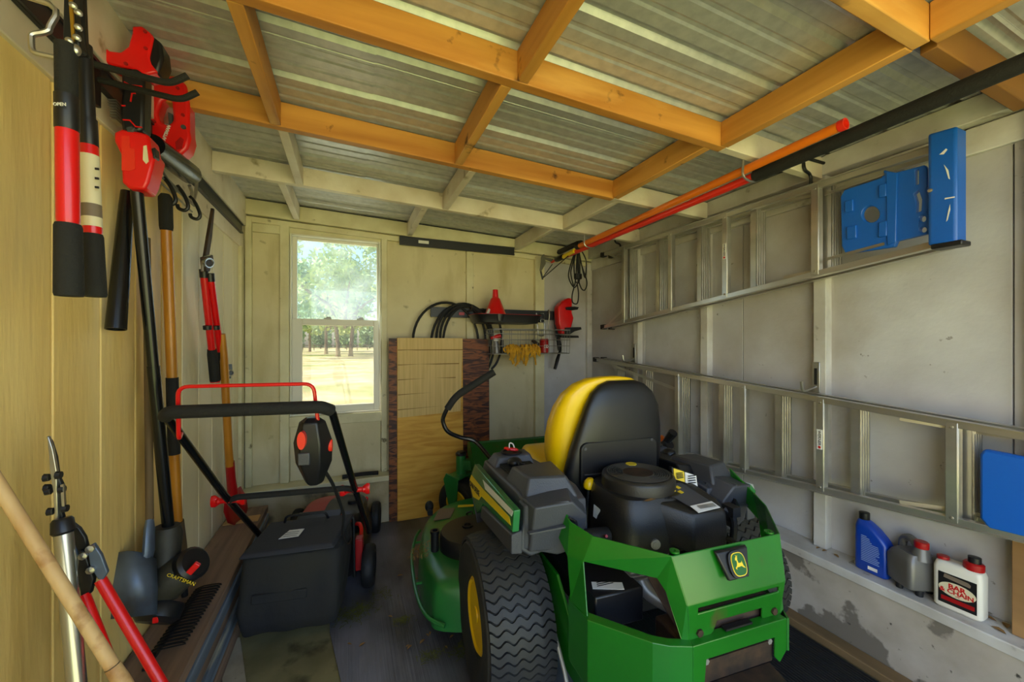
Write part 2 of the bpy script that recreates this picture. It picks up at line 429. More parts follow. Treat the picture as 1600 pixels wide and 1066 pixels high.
# --- front wall behind the camera: posts either side of the wide door opening
fw = MB().b2((XL-.06, YF-.06, 0), (-.55, YF, 2.4)); fw.b2((1.90, YF-.06, 0), (XR+.06, YF, 2.4)); fw.b2((-.55, YF-.06, 2.2), (1.90, YF, 2.4))
link('wall_front', fw, 'white_panel', kind='structure')

# --- ceiling: corrugated sheets on rafters and blocking
ceil = struct('ceiling')
def sheet(x0, x1, ya, yb, lift):
    prof = []; y = ya
    per = .215
    while y < yb:
        for dy, dz in ((0, 0), (.012, .016), (.030, .016), (.042, 0), (.078, 0), (.086, .004), (.098, .004), (.106, 0), (.146, 0), (.154, .004), (.166, .004), (.174, 0)):
            if y+dy < yb: prof.append((y+dy, dz))
        y += per
    n = len(prof)
    vs = [(x, p, roof(x)+q+lift) for x in (x0, x1) for p, q in prof]
    m = MB().add(vs, [(i, i+1, n+i+1, n+i) for i in range(n-1)])
    return link('roof_sheet', m, 'galvanised', ceil, smooth=0, solid=.0012)
for k, (ya, yb) in enumerate(((YF-.3, .53), (.49, 1.46), (1.40, 2.38), (2.32, 3.32))):
    sheet(XL-.2, .085, ya, yb, .003+.002*k); sheet(.065, XR+.25, ya, yb, .006+.002*k)
RY = [-.10, .545, 1.165, 1.815, 2.44]
def rafter(x0, x1, y, mat):
    vs = [(x, yy, roof(x)-h) for x in (x0, x1) for yy in (y, y+.038) for h in (.102, .001)]
    return link('rafter', MB().add(vs, [(0, 1, 3, 2), (4, 6, 7, 5), (0, 4, 5, 1), (2, 3, 7, 6), (0, 2, 6, 4), (1, 5, 7, 3)]), mat, ceil, bevel=.003)
WP = 'plate_paint'
rafter(XL+.03, XR, RY[0], 'raw_lumber')
rafter(XL+.03, 1.44, RY[1], 'raw_lumber'); rafter(1.48, XR-.06, RY[1], 'dark_lumber')
rafter(XL+.03, 1.44, RY[2], 'raw_lumber'); rafter(1.442, XR-.06, RY[2], WP)
rafter(XL+.03, 1.372, RY[3], 'raw_lumber'); rafter(1.374, XR-.06, RY[3], WP)
rafter(XL+.03, XR-.06, RY[4], WP)
def blocking(x, ya, yb, mat, x2=None):
    x2 = x if x2 is None else x2; w = .038
    vs = [(xx+d, yy, roof(xx)-h) for yy, xx in ((ya, x), (yb, x2)) for d in (0, w) for h in (.102, .002)]
    return link('blocking', MB().add(vs, [(0, 1, 3, 2), (4, 6, 7, 5), (0, 4, 5, 1), (2, 3, 7, 6), (0, 2, 6, 4), (1, 5, 7, 3)]), mat, ceil, bevel=.003)
g = .039
blocking(-.26, RY[1]+g, RY[2]-.001, 'raw_lumber_y'); blocking(-.29, RY[2]+g, RY[3]-.001, 'raw_lumber_y'); blocking(-.27, RY[3]+g, RY[4]-.001, WP); blocking(-.36, RY[4]+g, 3.15, WP)
blocking(.50, RY[1]+g, RY[2]-.001, 'raw_lumber_y'); blocking(.46, RY[2]+g, RY[3]-.001, 'raw_lumber_y'); blocking(.54, RY[3]+g, RY[4]-.001, WP); blocking(.42, RY[4]+g, 3.15, WP)
blocking(1.41, RY[1]+g, RY[2]-.001, 'raw_lumber_y'); blocking(1.36, RY[2]+g, RY[3]-.001, 'raw_lumber_y'); blocking(1.40, RY[3]+g, RY[4]-.001, WP); blocking(1.33, RY[4]+g, 3.15, WP)
blocking(1.43, RY[0]+g, RY[1]-.001, 'raw_lumber_y'); blocking(.50, RY[0]+g, RY[1]-.001, 'raw_lumber_y'); blocking(-.26, RY[0]+g, RY[1]-.001, 'raw_lumber_y')

# --- window_1: frame, two sashes, panes, locks
win = struct('window_1', (0, 0, 0))
def wbox(name, x0, x1, z0, z1, y0, y1, mat='vinyl', bev=.003, par=win):
    return link(name, MB().b2((x0, y0, z0), (x1, y1, z1)), mat, par, bevel=bev)
def frame4(name, x0, x1, z0, z1, y0, y1, wl, wr_, wb_, wt, mat='vinyl'):
    m = MB().b2((x0, y0, z0), (x0+wl, y1, z1)); m.b2((x1-wr_, y0, z0), (x1, y1, z1)); m.b2((x0+wl, y0, z0), (x1-wr_, y1, z0+wb_)); m.b2((x0+wl, y0, z1-wt), (x1-wr_, y1, z1))
    return link(name, m, mat, win, bevel=.003)
frame4('outer_frame', wx0, wx1, wz0, wz1, YB-.012, YB+.07, .012, .012, .012, .012)
us = frame4('upper_sash', wx0+.012, wx1-.012, 1.47, wz1-.012, YB+.03, YB+.055, .03, .016, .03, .02)
ls = frame4('lower_sash', wx0+.012, wx1-.012, wz0+.012, 1.515, YB+.002, YB+.028, .065, .04, .05, .045)
link('pane', MB().b2((wx0+.035, YB+.04, 1.49), (wx1-.02, YB+.044, wz1-.025)), 'pane_upper', us)
link('pane', MB().b2((wx0+.07, YB+.012, wz0+.055), (wx1-.045, YB+.016, 1.475)), 'pane_lower', ls)
for x in (-.17, .055):
    lk = MB().b2((x, YB+.0, 1.515), (x+.05, YB+.022, 1.525)); lk.b2((x+.015, YB+.002, 1.525), (x+.045, YB+.014, 1.533))
    link('sash_lock', lk, 'wire_chrome', win, bevel=.002)

# --- outside the window: oaks and a rail fence
def oak(name, x, y, r, h, lab, seed, mat='leaves', two=False):
    rnd = random.Random(seed)
    t = thing(name, lab, 'tree', (x, y, -.16), 0, 'oaks on the lawn')
    tr = MB()
    for dx in ((-.7, .7) if two else (0,)):
        tr.tube(curve([(x+dx, y, -.2), (x+dx*1.1, y, 1.6), (x+dx*1.6, y, 4.4), (x+dx*3, y+.5, 7.5)], 4), [.34, .26, .24, .23, .22, .22, .21, .2, .19, .17, .15, .13, .1], 8)
    for k in range(5):
        a = rnd.uniform(0, 6.28); tr.tube([(x, y, 3.4+.4*k), (x+math.cos(a)*r*.45, y+math.sin(a)*r*.45, 5.5+.5*k), (x+math.cos(a)*r*.8, y+math.sin(a)*r*.8, 6+1.0*k)], [.25, .16, .05], 6)
    link('trunk', tr, 'bark', t)
    cl = [(rnd.uniform(-1, 1), rnd.uniform(-1, 1), rnd.uniform(0, 1)) for _ in range(34)]
    v, f = [], []
    for i in range(7000):
        cx, cy, cz = cl[i % 34]
        q = Vector((rnd.gauss(0, 1), rnd.gauss(0, 1), rnd.gauss(0, 1))).normalized()*rnd.uniform(.5, 1)*r*.30
        c = Vector((x+cx*r*.85, y+cy*r*.85, 4.3+cz*(h-5.5)*(1.15-.35*(cx*cx+cy*cy)))) + Vector((q.x, q.y, q.z*.7))
        if c.z < 2.9: c.z = 2.9+rnd.uniform(0, .8)
        a = Vector((rnd.uniform(-1, 1), rnd.uniform(-1, 1), rnd.uniform(-1, 1)))*.30; b = Vector((rnd.uniform(-1, 1), rnd.uniform(-1, 1), rnd.uniform(-1, 1)))*.26
        o = len(v); v += [c-a, c+b, c+a, c-b]; f.append((o, o+1, o+2, o+3))
    link('foliage', MB().add(v, f), mat, t, smooth=0, kind='stuff')
oak('oak_tree', -.5, 52, 8.5, 17, 'double trunked oak nearest the window on the pale lawn', 1, two=True)
oak('oak_tree', -3.2, 66, 7, 14, 'oak with one straight trunk, middle of the three beyond the glass', 2, 'leaves2')
oak('oak_tree', -7.2, 88, 8, 14, 'farthest and smallest oak, at the left edge of the lower pane', 3)
fe = thing('rail_fence', 'low wooden rail fence far across the lawn beyond the oaks', 'fence', (-2, 105, -.16))
for i in range(13):
    link('post', MB().b2((-15+2.4*i, 105, -.16), (-14.82+2.4*i, 105.15, 1.25)), 'bark', fe)
for z in (.45, .95): link('rail', MB().b2((-15.3, 104.9, z), (14.5, 105, z+.16)), 'bark', fe)
for k, (x, y) in enumerate(((-26, 150), (-17, 145), (-9, 150), (-1, 148), (7, 152), (15, 146))):
    rnd = random.Random(50+k); v, f = [], []
    t = thing('distant_tree', 'pale tree in the hazy row behind the far fence', 'tree', (x, y, -.16), 0, 'row of trees behind the fence')
    for i in range(1400):
        c = Vector((x+max(-3.2, min(3.2, rnd.gauss(0, 1.7))), y+rnd.gauss(0, 1.5), 4.6+rnd.gauss(0, 2))); c.z = max(.6, c.z)
        a = Vector((rnd.uniform(-1, 1), rnd.uniform(-1, 1), rnd.uniform(-1, 1)))*.6; b = Vector((rnd.uniform(-1, 1), rnd.uniform(-1, 1), rnd.uniform(-1, 1)))*.6
        o = len(v); v += [c-a, c+b, c+a, c-b]; f.append((o, o+1, o+2, o+3))
    link('foliage', MB().add(v, f), 'leaves2', t, smooth=0, kind='stuff')
    link('trunk', MB().tube([(x, y, -.2), (x, y, 3.5)], [.3, .2], 6), 'bark', t)

# --- rubber mat on the floor
def mat_poly():
    pts = [(.0, 1.0), (-.03, 1.69), (-.082, 2.0), (-.10, 2.45), (-.09, 3.06), (1.14, 3.06), (1.14, -.35), (.03, -.35)]
    return [(x, y, .001) for x, y in pts]
fm = link('floor_mat', MB().prism(mat_poly(), (0, 0, .006)), 'rubber_mat'); tag(fm, 'dark ribbed rubber mat covering most of the shed floor', 'mat')

rn = thing('ribbed_runner', 'dark ribbed rubber runner under the right side of the riding mower', 'mat', (1.53, 1.3, .001))
link('base', MB().b2((1.142, -.35, .001), (1.922, 3.06, .004)), 'runner_rubber', rn)
rb_ = MB()
for i in range(54): rb_.b2((1.146+.0144*i, -.35, .004), (1.155+.0144*i, 3.06, .0075))
link('rib', rb_, 'runner_rubber', rn, smooth=0, kind='stuff')

# ================================================================== the riding mower (local axes: x to its right, y forward, z up)
mow = thing('riding_mower', 'green and yellow zero-turn riding mower with rear engine, parked facing the window wall', 'mower', (1.097, 1.41, .0075), math.radians(-4))
def mp(name, mb, mat, par=mow, **k): return link(name, mb, mat, par, world=False, **k)

def wheel(name, cx, cy, r, w, rimr, side, tread=True, rimdepth=.05, mat='tyre_rubber'):
    """tyre (the part) with tread and rim as sub-parts; side = -1 when its outer face looks left"""
    s = MB(); h = w/2
    prof = [(rimr, -h*.72), (rimr+.012, -h*.86), (rimr+(r-rimr)*.45, -h), (r*.90, -h*.97), (r*.965, -h*.80), (r, -h*.5), (r*1.004, 0), (r, h*.5), (r*.965, h*.80), (r*.90, h*.97), (rimr+(r-rimr)*.45, h), (rimr+.012, h*.86), (rimr, h*.72)]
    s.lathe(prof, (cx, cy, r), (1, 0, 0), 56)
    t = mp(name, s, mat)
    rim = MB(); sg = side
    for q in (1, -1):
        rim.lathe([(rimr+.006, q*h*.80), (rimr-.004, q*h*.86), (rimr-.014, q*h*.80), (rimr-.02, q*(h-rimdepth)), (rimr*.55, q*(h-rimdepth-.008)), (rimr*.5, q*(h-rimdepth+.012)), (.03, q*(h-rimdepth+.012)), (.028, q*(h-rimdepth+.03)), (0.0005, q*(h-rimdepth+.03))], (cx, cy, r), (1, 0, 0), 40)
        for k in range(5):
            a = 2*PI*k/5; rim.lathe([(.008, 0), (.008, .012*q), (.0005, .012*q)], (cx+q*(h-rimdepth+.010), cy+rimr*.33*math.cos(a), r+rimr*.33*math.sin(a)), (1, 0, 0), 6)
    mp('rim', rim, 'rim_yellow', t)
    if tread:
        tr = MB(); N = 58
        for i in range(N):
            a0 = 2*PI*i/N; secs = []
            M_ = 37
            for j in range(M_):
                f = j/(M_-1)*2-1; x = f*h*.93
                zig = .027*math.sin(f*PI*4.5)
                rr = r*(1.004-.03*max(0, abs(f)-.55)/.45*1.4) if abs(f) > .55 else r*1.003
                a = a0+zig; ha = .051
                def pt(aa, q): return Vector((cx+x, cy+q*math.cos(aa), r+q*math.sin(aa)))
                secs.append([pt(a-ha, rr-.006), pt(a-ha*.8, rr+.007), pt(a+ha*.8, rr+.007), pt(a+ha, rr-.006)])
            tr.loft(secs)
        mp('tread', tr, 'tread_rubber', t, kind='stuff', smooth=50)
    return t
wheel('rear_wheel', -.545, 0, .28, .25, .125, -1)
wheel('rear_wheel', .545, 0, .28, .25, .125, 1)
for sx in (-1, 1):
    cw_ = wheel('caster_wheel', sx*.43, 1.46, .165, .15, .085, sx, tread=False, rimdepth=.03)
    fk = MB(); x0 = sx*.43
    for d in (-.095, .095):
        fk.prism([(x0+d-.006, 1.50, .165), (x0+d-.006, 1.43, .165), (x0+d-.006, 1.41, .36), (x0+d-.006, 1.52, .385), (x0+d-.006, 1.545, .34)], (.012, 0, 0))
    fk.b2((x0-.10, 1.40, .352), (x0+.10, 1.525, .368)); fk.lathe([(.036, .365), (.036, .50), (.03, .505)], (x0, 1.46, 0), (0, 0, 1), 20)
    f = mp('caster_fork', fk, 'deck_green', bevel=.004)
    mp('axle_bolt', MB().lathe([(.014, -.115), (.014, .115)], (x0, 1.46, .165), (1, 0, 0), 10), 'bare_steel', f)
    mp('pivot_cap', MB().lathe([(.04, .503), (.04, .518), (.028, .53)], (x0, 1.46, 0), (0, 0, 1), 18), 'black_plastic', f)
    if sx < 0:
        rz_ = Matrix.Translation((x0, 1.46, 0)) @ Matrix.Rotation(math.radians(42), 4, 'Z') @ Matrix.Translation((-x0, -1.46, 0))
        for o_ in (cw_, cw_.children[0], f, *f.children): o_.data.transform(rz_)
    for o_ in (cw_, cw_.children[0], f, *f.children): o_.data.transform(Matrix.Translation((0, -.06, 0)))
    ar = MB().bar((x0, 1.40, .435), (sx*.20, 1.30, .435), .06, .075); ar.bar((sx*.22, 1.33, .435), (sx*.22, .2, .40), .05, .075)
    mp('caster_arm', ar, 'dark_green', bevel=.004)
# front floor pan and shield
pan = MB().prism([(-.36, 1.17, .40), (-.36, 1.40, .58), (-.36, 1.425, .565), (-.36, 1.20, .37)], (.86, 0, 0))
pan.b2((-.36, .45, .385), (.5, 1.19, .405))
fp = mp('floor_pan', pan, 'dark_green', bevel=.004)
mp('pan_edge', MB().tube([(-.36, 1.412, .578), (.5, 1.412, .578)], .012, 8), 'dark_green', fp)
mp('side_plate', MB().prism([(-.372, 1.20, .36), (-.372, 1.44, .50), (-.372, 1.44, .585), (-.372, 1.38, .60), (-.372, 1.10, .44)], (.012, 0, 0)), 'dark_green', fp)

# mowing deck: domed top, skirt, bumper rod
def deck_outline(g=0.0):
    pts = [(-.73, .23), (-.78, .34), (-.80, .52), (-.79, .74), (-.72, .98), (-.58, 1.13), (-.35, 1.19), (.35, 1.19), (.62, 1.12), (.76, .95), (.80, .7), (.80, .4), (.74, .24), (.4, .16), (-.4, .16)]
    cx, cy = 0, .67
    out = []
    for x, y in curve([(p[0], p[1], 0) for p in pts], 4, True) and [(q.x, q.y) for q in curve([(p[0], p[1], 0) for p in pts], 4, True)]:
        d = Vector((x-cx, y-cy)); L = d.length
        d *= (L-g)/L; out.append((cx+d.x, cy+d.y))
    return out
rings = [[(x, y, z) for x, y in deck_outline(g)] for g, z in ((.0, .075), (-.008, .078), (-.006, .10), (.0, .20), (.008, .245), (.028, .268), (.07, .278), (.20, .283))]
deck = mp('mower_deck', MB().loft(rings), 'deck_green', smooth=50)
rod = curve([(-.735, .20, .12), (-.80, .27, .13), (-.832, .42, .14), (-.835, .70, .16), (-.80, .90, .175), (-.765, .985, .18)], 6)
br = MB().tube(rod, .009, 8)
for p in ((-.83, .5, .145), (-.81, .86, .17), (-.77, .26, .125)): br.tube([p, (p[0]+.05, p[1], p[2])], .007, 6)
mp('deck_bumper', br, 'deck_green', deck)
gw = MB().ball((-.70, 1.06, .29), .034, (.8, 1, 1)); gw.b2((-.715, 1.0, .255), (-.685, 1.05, .29))
mp('gauge_wheel', gw, 'black_rubber', deck)
cov = [[(x, y, z) for x, y in [((-.50+.26*q*math.cos(a)*(1 if math.cos(a) > 0 else .80)), .53+.18*q*math.sin(a)) for a in [2*PI*k/36 for k in range(36)]]] for q, z in ((1.02, .283), (1.0, .345), (.96, .358), (.8, .362), (.3, .366))]
cv = mp('belt_cover', MB().loft(cov), 'black_plastic', deck, smooth=40)
bo = MB().lathe([(.03, .362), (.03, .371), (.018, .371), (.018, .366), (.0005, .366)], (-.56, .56, 0), (0, 0, 1), 16)
bo.lathe([(.02, .283), (.02, .37), (.024, .372), (.024, .385), (.014, .385), (.014, .35), (.0005, .35)], (-.735, .52, 0), (0, 0, 1), 16)
bo.b2((-.40, .52, .36), (-.33, .545, .385)); bo.b2((-.62, .36, .36), (-.56, .375, .368))
mp('cover_fitting', bo, 'black_steel', deck)
mp('deck_sticker', MB().prism([(-.70, .86, .2835), (-.60, .86, .2835), (-.545, 1.0, .2835), (-.64, 1.02, .2835)], (0, 0, .0012)), 'brown_label', deck)
mp('small_sticker', MB().prism([(-.53, 1.00, .2835), (-.43, .985, .2835), (-.42, 1.015, .2835), (-.52, 1.035, .2835)], (0, 0, .0012)), 'label_yellow', deck)
dl = MB().tube(curve([(-.50, .82, .30), (-.515, .79, .33), (-.49, .77, .345), (-.50, .72, .34), (-.53, .68, .32)], 5), .005, 6); dl.tube([(-.44, .80, .325), (-.27, .88, .34)], .017, 10)
mp('lift_spring', dl, 'black_steel', deck)
cl = MB(); rnd = random.Random(4)
for i in range(240):
    a = rnd.uniform(1.2, 3.2); c = Vector((-.50+.285*math.cos(a)*rnd.uniform(.95, 1.3), .47+.2*math.sin(a)*rnd.uniform(.98, 1.25), .286+rnd.uniform(0, .01)))
    d = Vector((rnd.uniform(-1, 1), rnd.uniform(-1, 1), rnd.uniform(0, .3))).normalized()*rnd.uniform(.008, .018); n = Vector((-d.y, d.x, 0)).normalized()*.0012
    cl.add([c-d-n, c-d+n, c+d+n, c+d-n], [(0, 1, 2, 3)])
mp('grass_clippings', cl, 'dry_leaf', deck, smooth=0, kind='stuff')

# frame and transaxle under everything
for sx in (-1, 1):
    fr = MB().prism([(sx*.40, -.42, .30), (sx*.40, -.20, .50), (sx*.40, .25, .50), (sx*.40, .30, .36), (sx*.40, .1, .22), (sx*.40, -.35, .22)], (-sx*.012, 0, 0))
    mp('frame_plate', fr, 'tractor_green', bevel=.003)
ax = MB().b2((-.39, -.10, .20), (.39, .10, .36)); ax.lathe([(.05, -.5), (.05, .5)], (0, 0, .28), (1, 0, 0), 16)
ax.b2((-.38, .10, .22), (.38, .45, .30))
mp('transaxle', ax, 'black_steel', bevel=.01)
fi = MB().b2((-.36, -.30, .42), (.36, .50, .50)); fi.b2((-.35, .1, .5), (.35, .62, .60))
mp('chassis', fi, 'black_steel', bevel=.004)

# fenders: console shells either side of the seat
def fender(s):
    def q(x, y, z): return Vector((s*x if s < 0 else .47-(.575-x)*.8, y, z if s < 0 else z-.03))
    # cross-sections through the shell at successive y: outer low, outer ridge, outer top, inner top, inner low
    secs = []
    for y, lo, mid, top, xo, xi, xm in ((.40, .60, .66, .755, .52, .33, .55), (.29, .58, .665, .778, .54, .30, .565), (.06, .60, .66, .790, .545, .29, .572), (-.14, .62, .67, .795, .54, .29, .57), (-.235, .62, .68, .775, .535, .30, .56)):
        secs.append([q(xm-.05, y, lo-.02), q(xm, y, lo+.015), q(xo+.003, y, mid+.03), q(xo-.012, y, top-.006), q(xo-.04, y, top), q(xi, y, top-.004), q(xi-.01, y, lo+.02)])
    sh = mp('fender', MB().loft(secs), 'grey_plastic', bevel=.006, smooth=30)
    # rear face with its fold
    rf = MB().prism([q(.535, -.235, .775), q(.40, -.30, .80), q(.33, -.285, .745), q(.345, -.27, .62), q(.42, -.255, .60), q(.54, -.235, .63)], (0, .06, 0))
    rf.loft([[q(.53, -.20, .79), q(.36, -.20, .815), q(.30, -.20, .76), q(.30, -.2, .60), q(.53, -.2, .61)], [q(.515, -.285, .785), q(.385, -.30, .795), q(.325, -.29, .735), q(.335, -.255, .61), q(.52, -.25, .625)]])
    mp('rear_face', rf, 'grey_plastic', sh, bevel=.006, smooth=30)
    mp('rear_fold', MB().loft([[q(.535, -.262, .703), q(.37, -.292, .722), q(.37, -.292, .712), q(.535, -.262, .694)], [q(.53, -.275, .700), q(.37, -.303, .720), q(.37, -.303, .714), q(.53, -.275, .696)]]), 'grey_plastic', sh)
    # raised boxes on the console, with the opening between them
    bx = MB().loft([[q(.525, .02, .775), q(.52, -.20, .775), q(.33, -.24, .78), q(.31, .02, .78)], [q(.50, .0, .838), q(.495, -.17, .848), q(.36, -.20, .85), q(.33, .0, .845)]])
    mp('tray_box', bx, 'grey_plastic', sh, bevel=.008, smooth=30)
    fb = MB().loft([[q(.525, .30, .775), q(.525, .17, .775), q(.33, .17, .78), q(.32, .30, .78)], [q(.50, .27, .822), q(.50, .19, .822), q(.35, .19, .828), q(.35, .27, .828)]])
    mp('cup_box', fb, 'grey_plastic', sh, bevel=.008, smooth=30)
    mp('cup_hollow', MB().lathe([(.045, 0), (.05, .004), (.05, .008), (.040, .008), (.038, .002), (.0005, .002)], q(.425, .23, .824), (0, 0, 1), 20), 'black_plastic', sh)
    op = MB().b2(q(.50, .035, .785), q(.36, .165, .800))
    mp('tray_opening', op, 'dark_gap', sh)
    kb = MB().ball(q(.445, .125, .812), .032, (1, 1, .7)); kb.tube([q(.43, .06, .79), q(.445, .09, .82), q(.41, .10, .805)], .006, 6)
    mp('fuel_cap', kb, 'black_plastic', sh)
    mp('gusset', MB().prism([q(.40, -.17, .74), q(.395, -.30, .745), q(.375, -.31, .735), q(.355, -.30, .66), q(.36, -.2, .66)], q(.01, 0, 0)), 'black_plastic', sh)
    return sh, q
for s in (-1, 1):
    sh, q = fender(s)
    X = .575
    pan_ = [(.315, .762), (-.256, .774), (-.24, .695), (.157, .637), (.19, .60), (.268, .551), (.375, .60), (.43, .648)]
    dp = mp('side_panel', MB().prism([q(X-.02, y, z) for y, z in pan_], q(.024, 0, 0)), 'decal_green', bevel=.003)
    st = [(.425, .650), (.385, .690), (.11, .703), (-.215, .745), (-.235, .722), (.12, .668), (.19, .625), (.33, .612)]
    mp('yellow_stripe', MB().prism([q(X+.0042, y, z) for y, z in [(.425, .648), (.375, .694), (.16, .702), (-.21, .735), (-.225, .712), (.18, .662), (.225, .628), (.34, .60)]], q(.0012, 0, 0)), 'decal_yellow', dp)
    words('lettering', 'JOHN DEERE', .036, q(X+.0058, .315, .651), (0, -1, 0.08) if s < 0 else (0, 1, -.08), (0, .08, 1), 'label_black', dp, bold=.0008, world=False)
    mp('pale_stripe_glare', MB().prism([q(X+.0042, y, z) for y, z in [(.155, .742), (.115, .716), (-.235, .747), (-.25, .770), (.10, .746)]], q(.0012, 0, 0)), 'label_white', dp)  # decal stripe, with its bright reflection painted in as white
    mp('panel_rail', MB().loft([[q(X-.03, .17, .56), q(X+.012, .17, .575), q(X+.012, .15, .63), q(X-.03, .155, .64)], [q(X-.03, -.245, .62), q(X+.012, -.255, .63), q(X+.010, -.25, .692), q(X-.03, -.245, .70)]]), 'grey_plastic', dp, bevel=.004)
    mp('panel_nose', MB().loft([[q(X-.04, .44, .645), q(X+.004, .43, .64), q(X-.02, .40, .52), q(X-.05, .42, .53)], [q(X-.04, .36, .60), q(X+.006, .34, .59), q(X+.0, .28, .50), q(X-.04, .29, .50)]]), 'grey_plastic', dp, bevel=.004)

# seat
secs = []
for y, w, z0, z1 in ((.555, .20, .715, .745), (.535, .235, .695, .775), (.46, .25, .69, .785), (.30, .255, .69, .77), (.16, .255, .70, .765), (.10, .25, .70, .80)):
    secs.append([(-.03+a, y, b) for a, b in rrect(0, (z0+z1)/2, 2*w, z1-z0, (z1-z0)*.42, 5)])
sc_ = mp('seat_cushion', MB().loft([[(p[0], p[1], p[2]) for p in r] for r in secs]), 'tractor_yellow', smooth=60)
def seatback(rows, mat, name, par=None, cx=None):
    rings = []
    for z, w, yf, yb in rows:
        m = (yf+yb)/2; d = abs(yf-yb)/2
        rings.append([((cx(z) if cx else -.02)+w*math.copysign(abs(math.cos(a))**.45, math.cos(a)), m+d*math.copysign(abs(math.sin(a))**.7, math.sin(a))-.0*z, z) for a in [2*PI*k/40 for k in range(40)]])
    return mp(name, MB().loft(rings), mat, par or mow, smooth=60)
bk = seatback([(.70, .235, .20, .06), (.76, .25, .245, .07), (.83, .258, .262, .065), (.90, .258, .258, .06), (.97, .252, .235, .055), (1.04, .238, .20, .045), (1.10, .212, .165, .035), (1.145, .165, .135, .03), (1.170, .11, .105, .025), (1.178, .05, .08, .03)], 'tractor_yellow', 'seat_backrest')
sb = seatback([(.66, .20, .06, -.00), (.70, .225, .075, -.005), (.78, .238, .08, -.012), (.87, .226, .075, -.022), (.96, .208, .065, -.025), (1.05, .185, .055, -.022), (1.11, .155, .045, -.015), (1.145, .115, .04, -.004), (1.162, .07, .035, .008)], 'black_plastic', 'seat_shell', cx=lambda z: -.02+.038*max(0, min(1, (z-.74)/.3)))
mp('shell_step', MB().loft([[(-.02+x, y, z) for x, z in rrect(.005, .81, .38, .20, .035)] for y in (-.006, -.024)]), 'black_plastic', sb, bevel=.004)
mp('shell_line', MB().b2((-.19, -.027, .775), (.15, -.020, .779)), 'grey_plastic', sb)
for x in (-.185, .145):
    mp('shell_screw', MB().lathe([(.007, 0), (.007, -.006)], (x, -.020, .885 if x < 0 else .90), (0, 1, 0), 8), 'grey_plastic', sb)
mp('seat_base', MB().b2((-.22, .02, .60), (.18, .5, .70)), 'black_steel', bevel=.01)

# steering levers
for s in (-1, 1):
    def q(x, y, z): return Vector((s*x, y, z))
    pts = curve([q(.435, .44, .70), q(.47, .50, .75), q(.525, .55, .812), (q(.60, .56, .835)), q(.665, .55, .872), q(.69, .55, .925), q(.682, .545, .965), q(.655, .54, 1.02)], 6)
    if s > 0: pts = curve([q(.435, .44, .70), q(.44, .50, .76), q(.45, .56, .83), q(.45, .60, .90), q(.42, .62, .96), q(.36, .62, 1.0)], 6)
    lv = mp('steering_lever', MB().tube(pts, .011, 10), 'black_paint')
    mp('grip', MB().tube(fillet([q(.668, .545, .99), q(.628, .53, 1.055), q(.43, .50, 1.178)] if s < 0 else [q(.38, .62, .99), q(.30, .62, 1.03), q(.12, .62, 1.08)], .05, 6), [.018]*6+[.019]*2+[.0185], 12), 'black_foam', lv)
    mp('boot', MB().loft([[q(.46, .36, .69), q(.37, .36, .69), q(.37, .46, .69), q(.46, .46, .69)], [q(.435, .45, .755), q(.395, .45, .755), q(.395, .48, .75), q(.435, .48, .75)]]), 'black_rubber', lv, bevel=.004)
# --- engine
def sup(cx, cy, hx, hy, z, n=40, p=.55, sk=0.0):
    return [(cx+hx*math.copysign(abs(math.cos(a))**p, math.cos(a)), cy+hy*math.copysign(abs(math.sin(a))**p, math.sin(a)), z) for a in [2*PI*k/n for k in range(n)]]
eg = MB().loft([sup(-.045, -.19, .165, .155, .585), sup(-.045, -.19, .168, .16, .64), sup(-.045, -.185, .16, .155, .70), sup(-.05, -.18, .15, .148, .745), sup(-.05, -.175, .140, .140, .770), sup(-.05, -.175, .128, .128, .772)])
en = mp('engine', eg, 'engine_black', smooth=50)
fc = (-.038, -.175)
mp('fan_housing', MB().lathe([(.139, .762), (.139, .806), (.136, .814), (.128, .820), (.120, .820), (.118, .808), (.0005, .806)], (fc[0], fc[1], 0), (0, 0, 1), 48), 'engine_black', en)
gr = MB()
for r in (.060, .068, .076, .084, .092, .100, .108, .116): gr.tube([(fc[0]+r*math.cos(2*PI*k/40), fc[1]+r*math.sin(2*PI*k/40), .820) for k in range(40)], .0028, 5, closed=True)
for k in range(16):
    a = 2*PI*k/16+.1; gr.tube([(fc[0]+.05*math.cos(a), fc[1]+.05*math.sin(a), .818), (fc[0]+.118*math.cos(a), fc[1]+.118*math.sin(a), .818)], .002, 5)
mp('fan_grille', gr, 'grille_grey', en, kind='stuff')
mp('grille_disc', MB().lathe([(.058, .812), (.058, .821), (.02, .824), (.0005, .824)], (fc[0], fc[1], 0), (0, 0, 1), 32), 'rust_metal', en)
mp('grille_badge', MB().lathe([(.022, .819), (.022, .8245), (.0005, .825)], (fc[0]+.035, fc[1]+.092, 0), (0, 0, 1), 20), 'label_yellow', en)
mp('dry_leaf_bits', MB().add([(-.12, -.318, .772), (-.085, -.312, .775), (-.07, -.324, .774), (-.11, -.330, .773)], [(0, 1, 2, 3)]), 'dry_leaf', en, smooth=0)
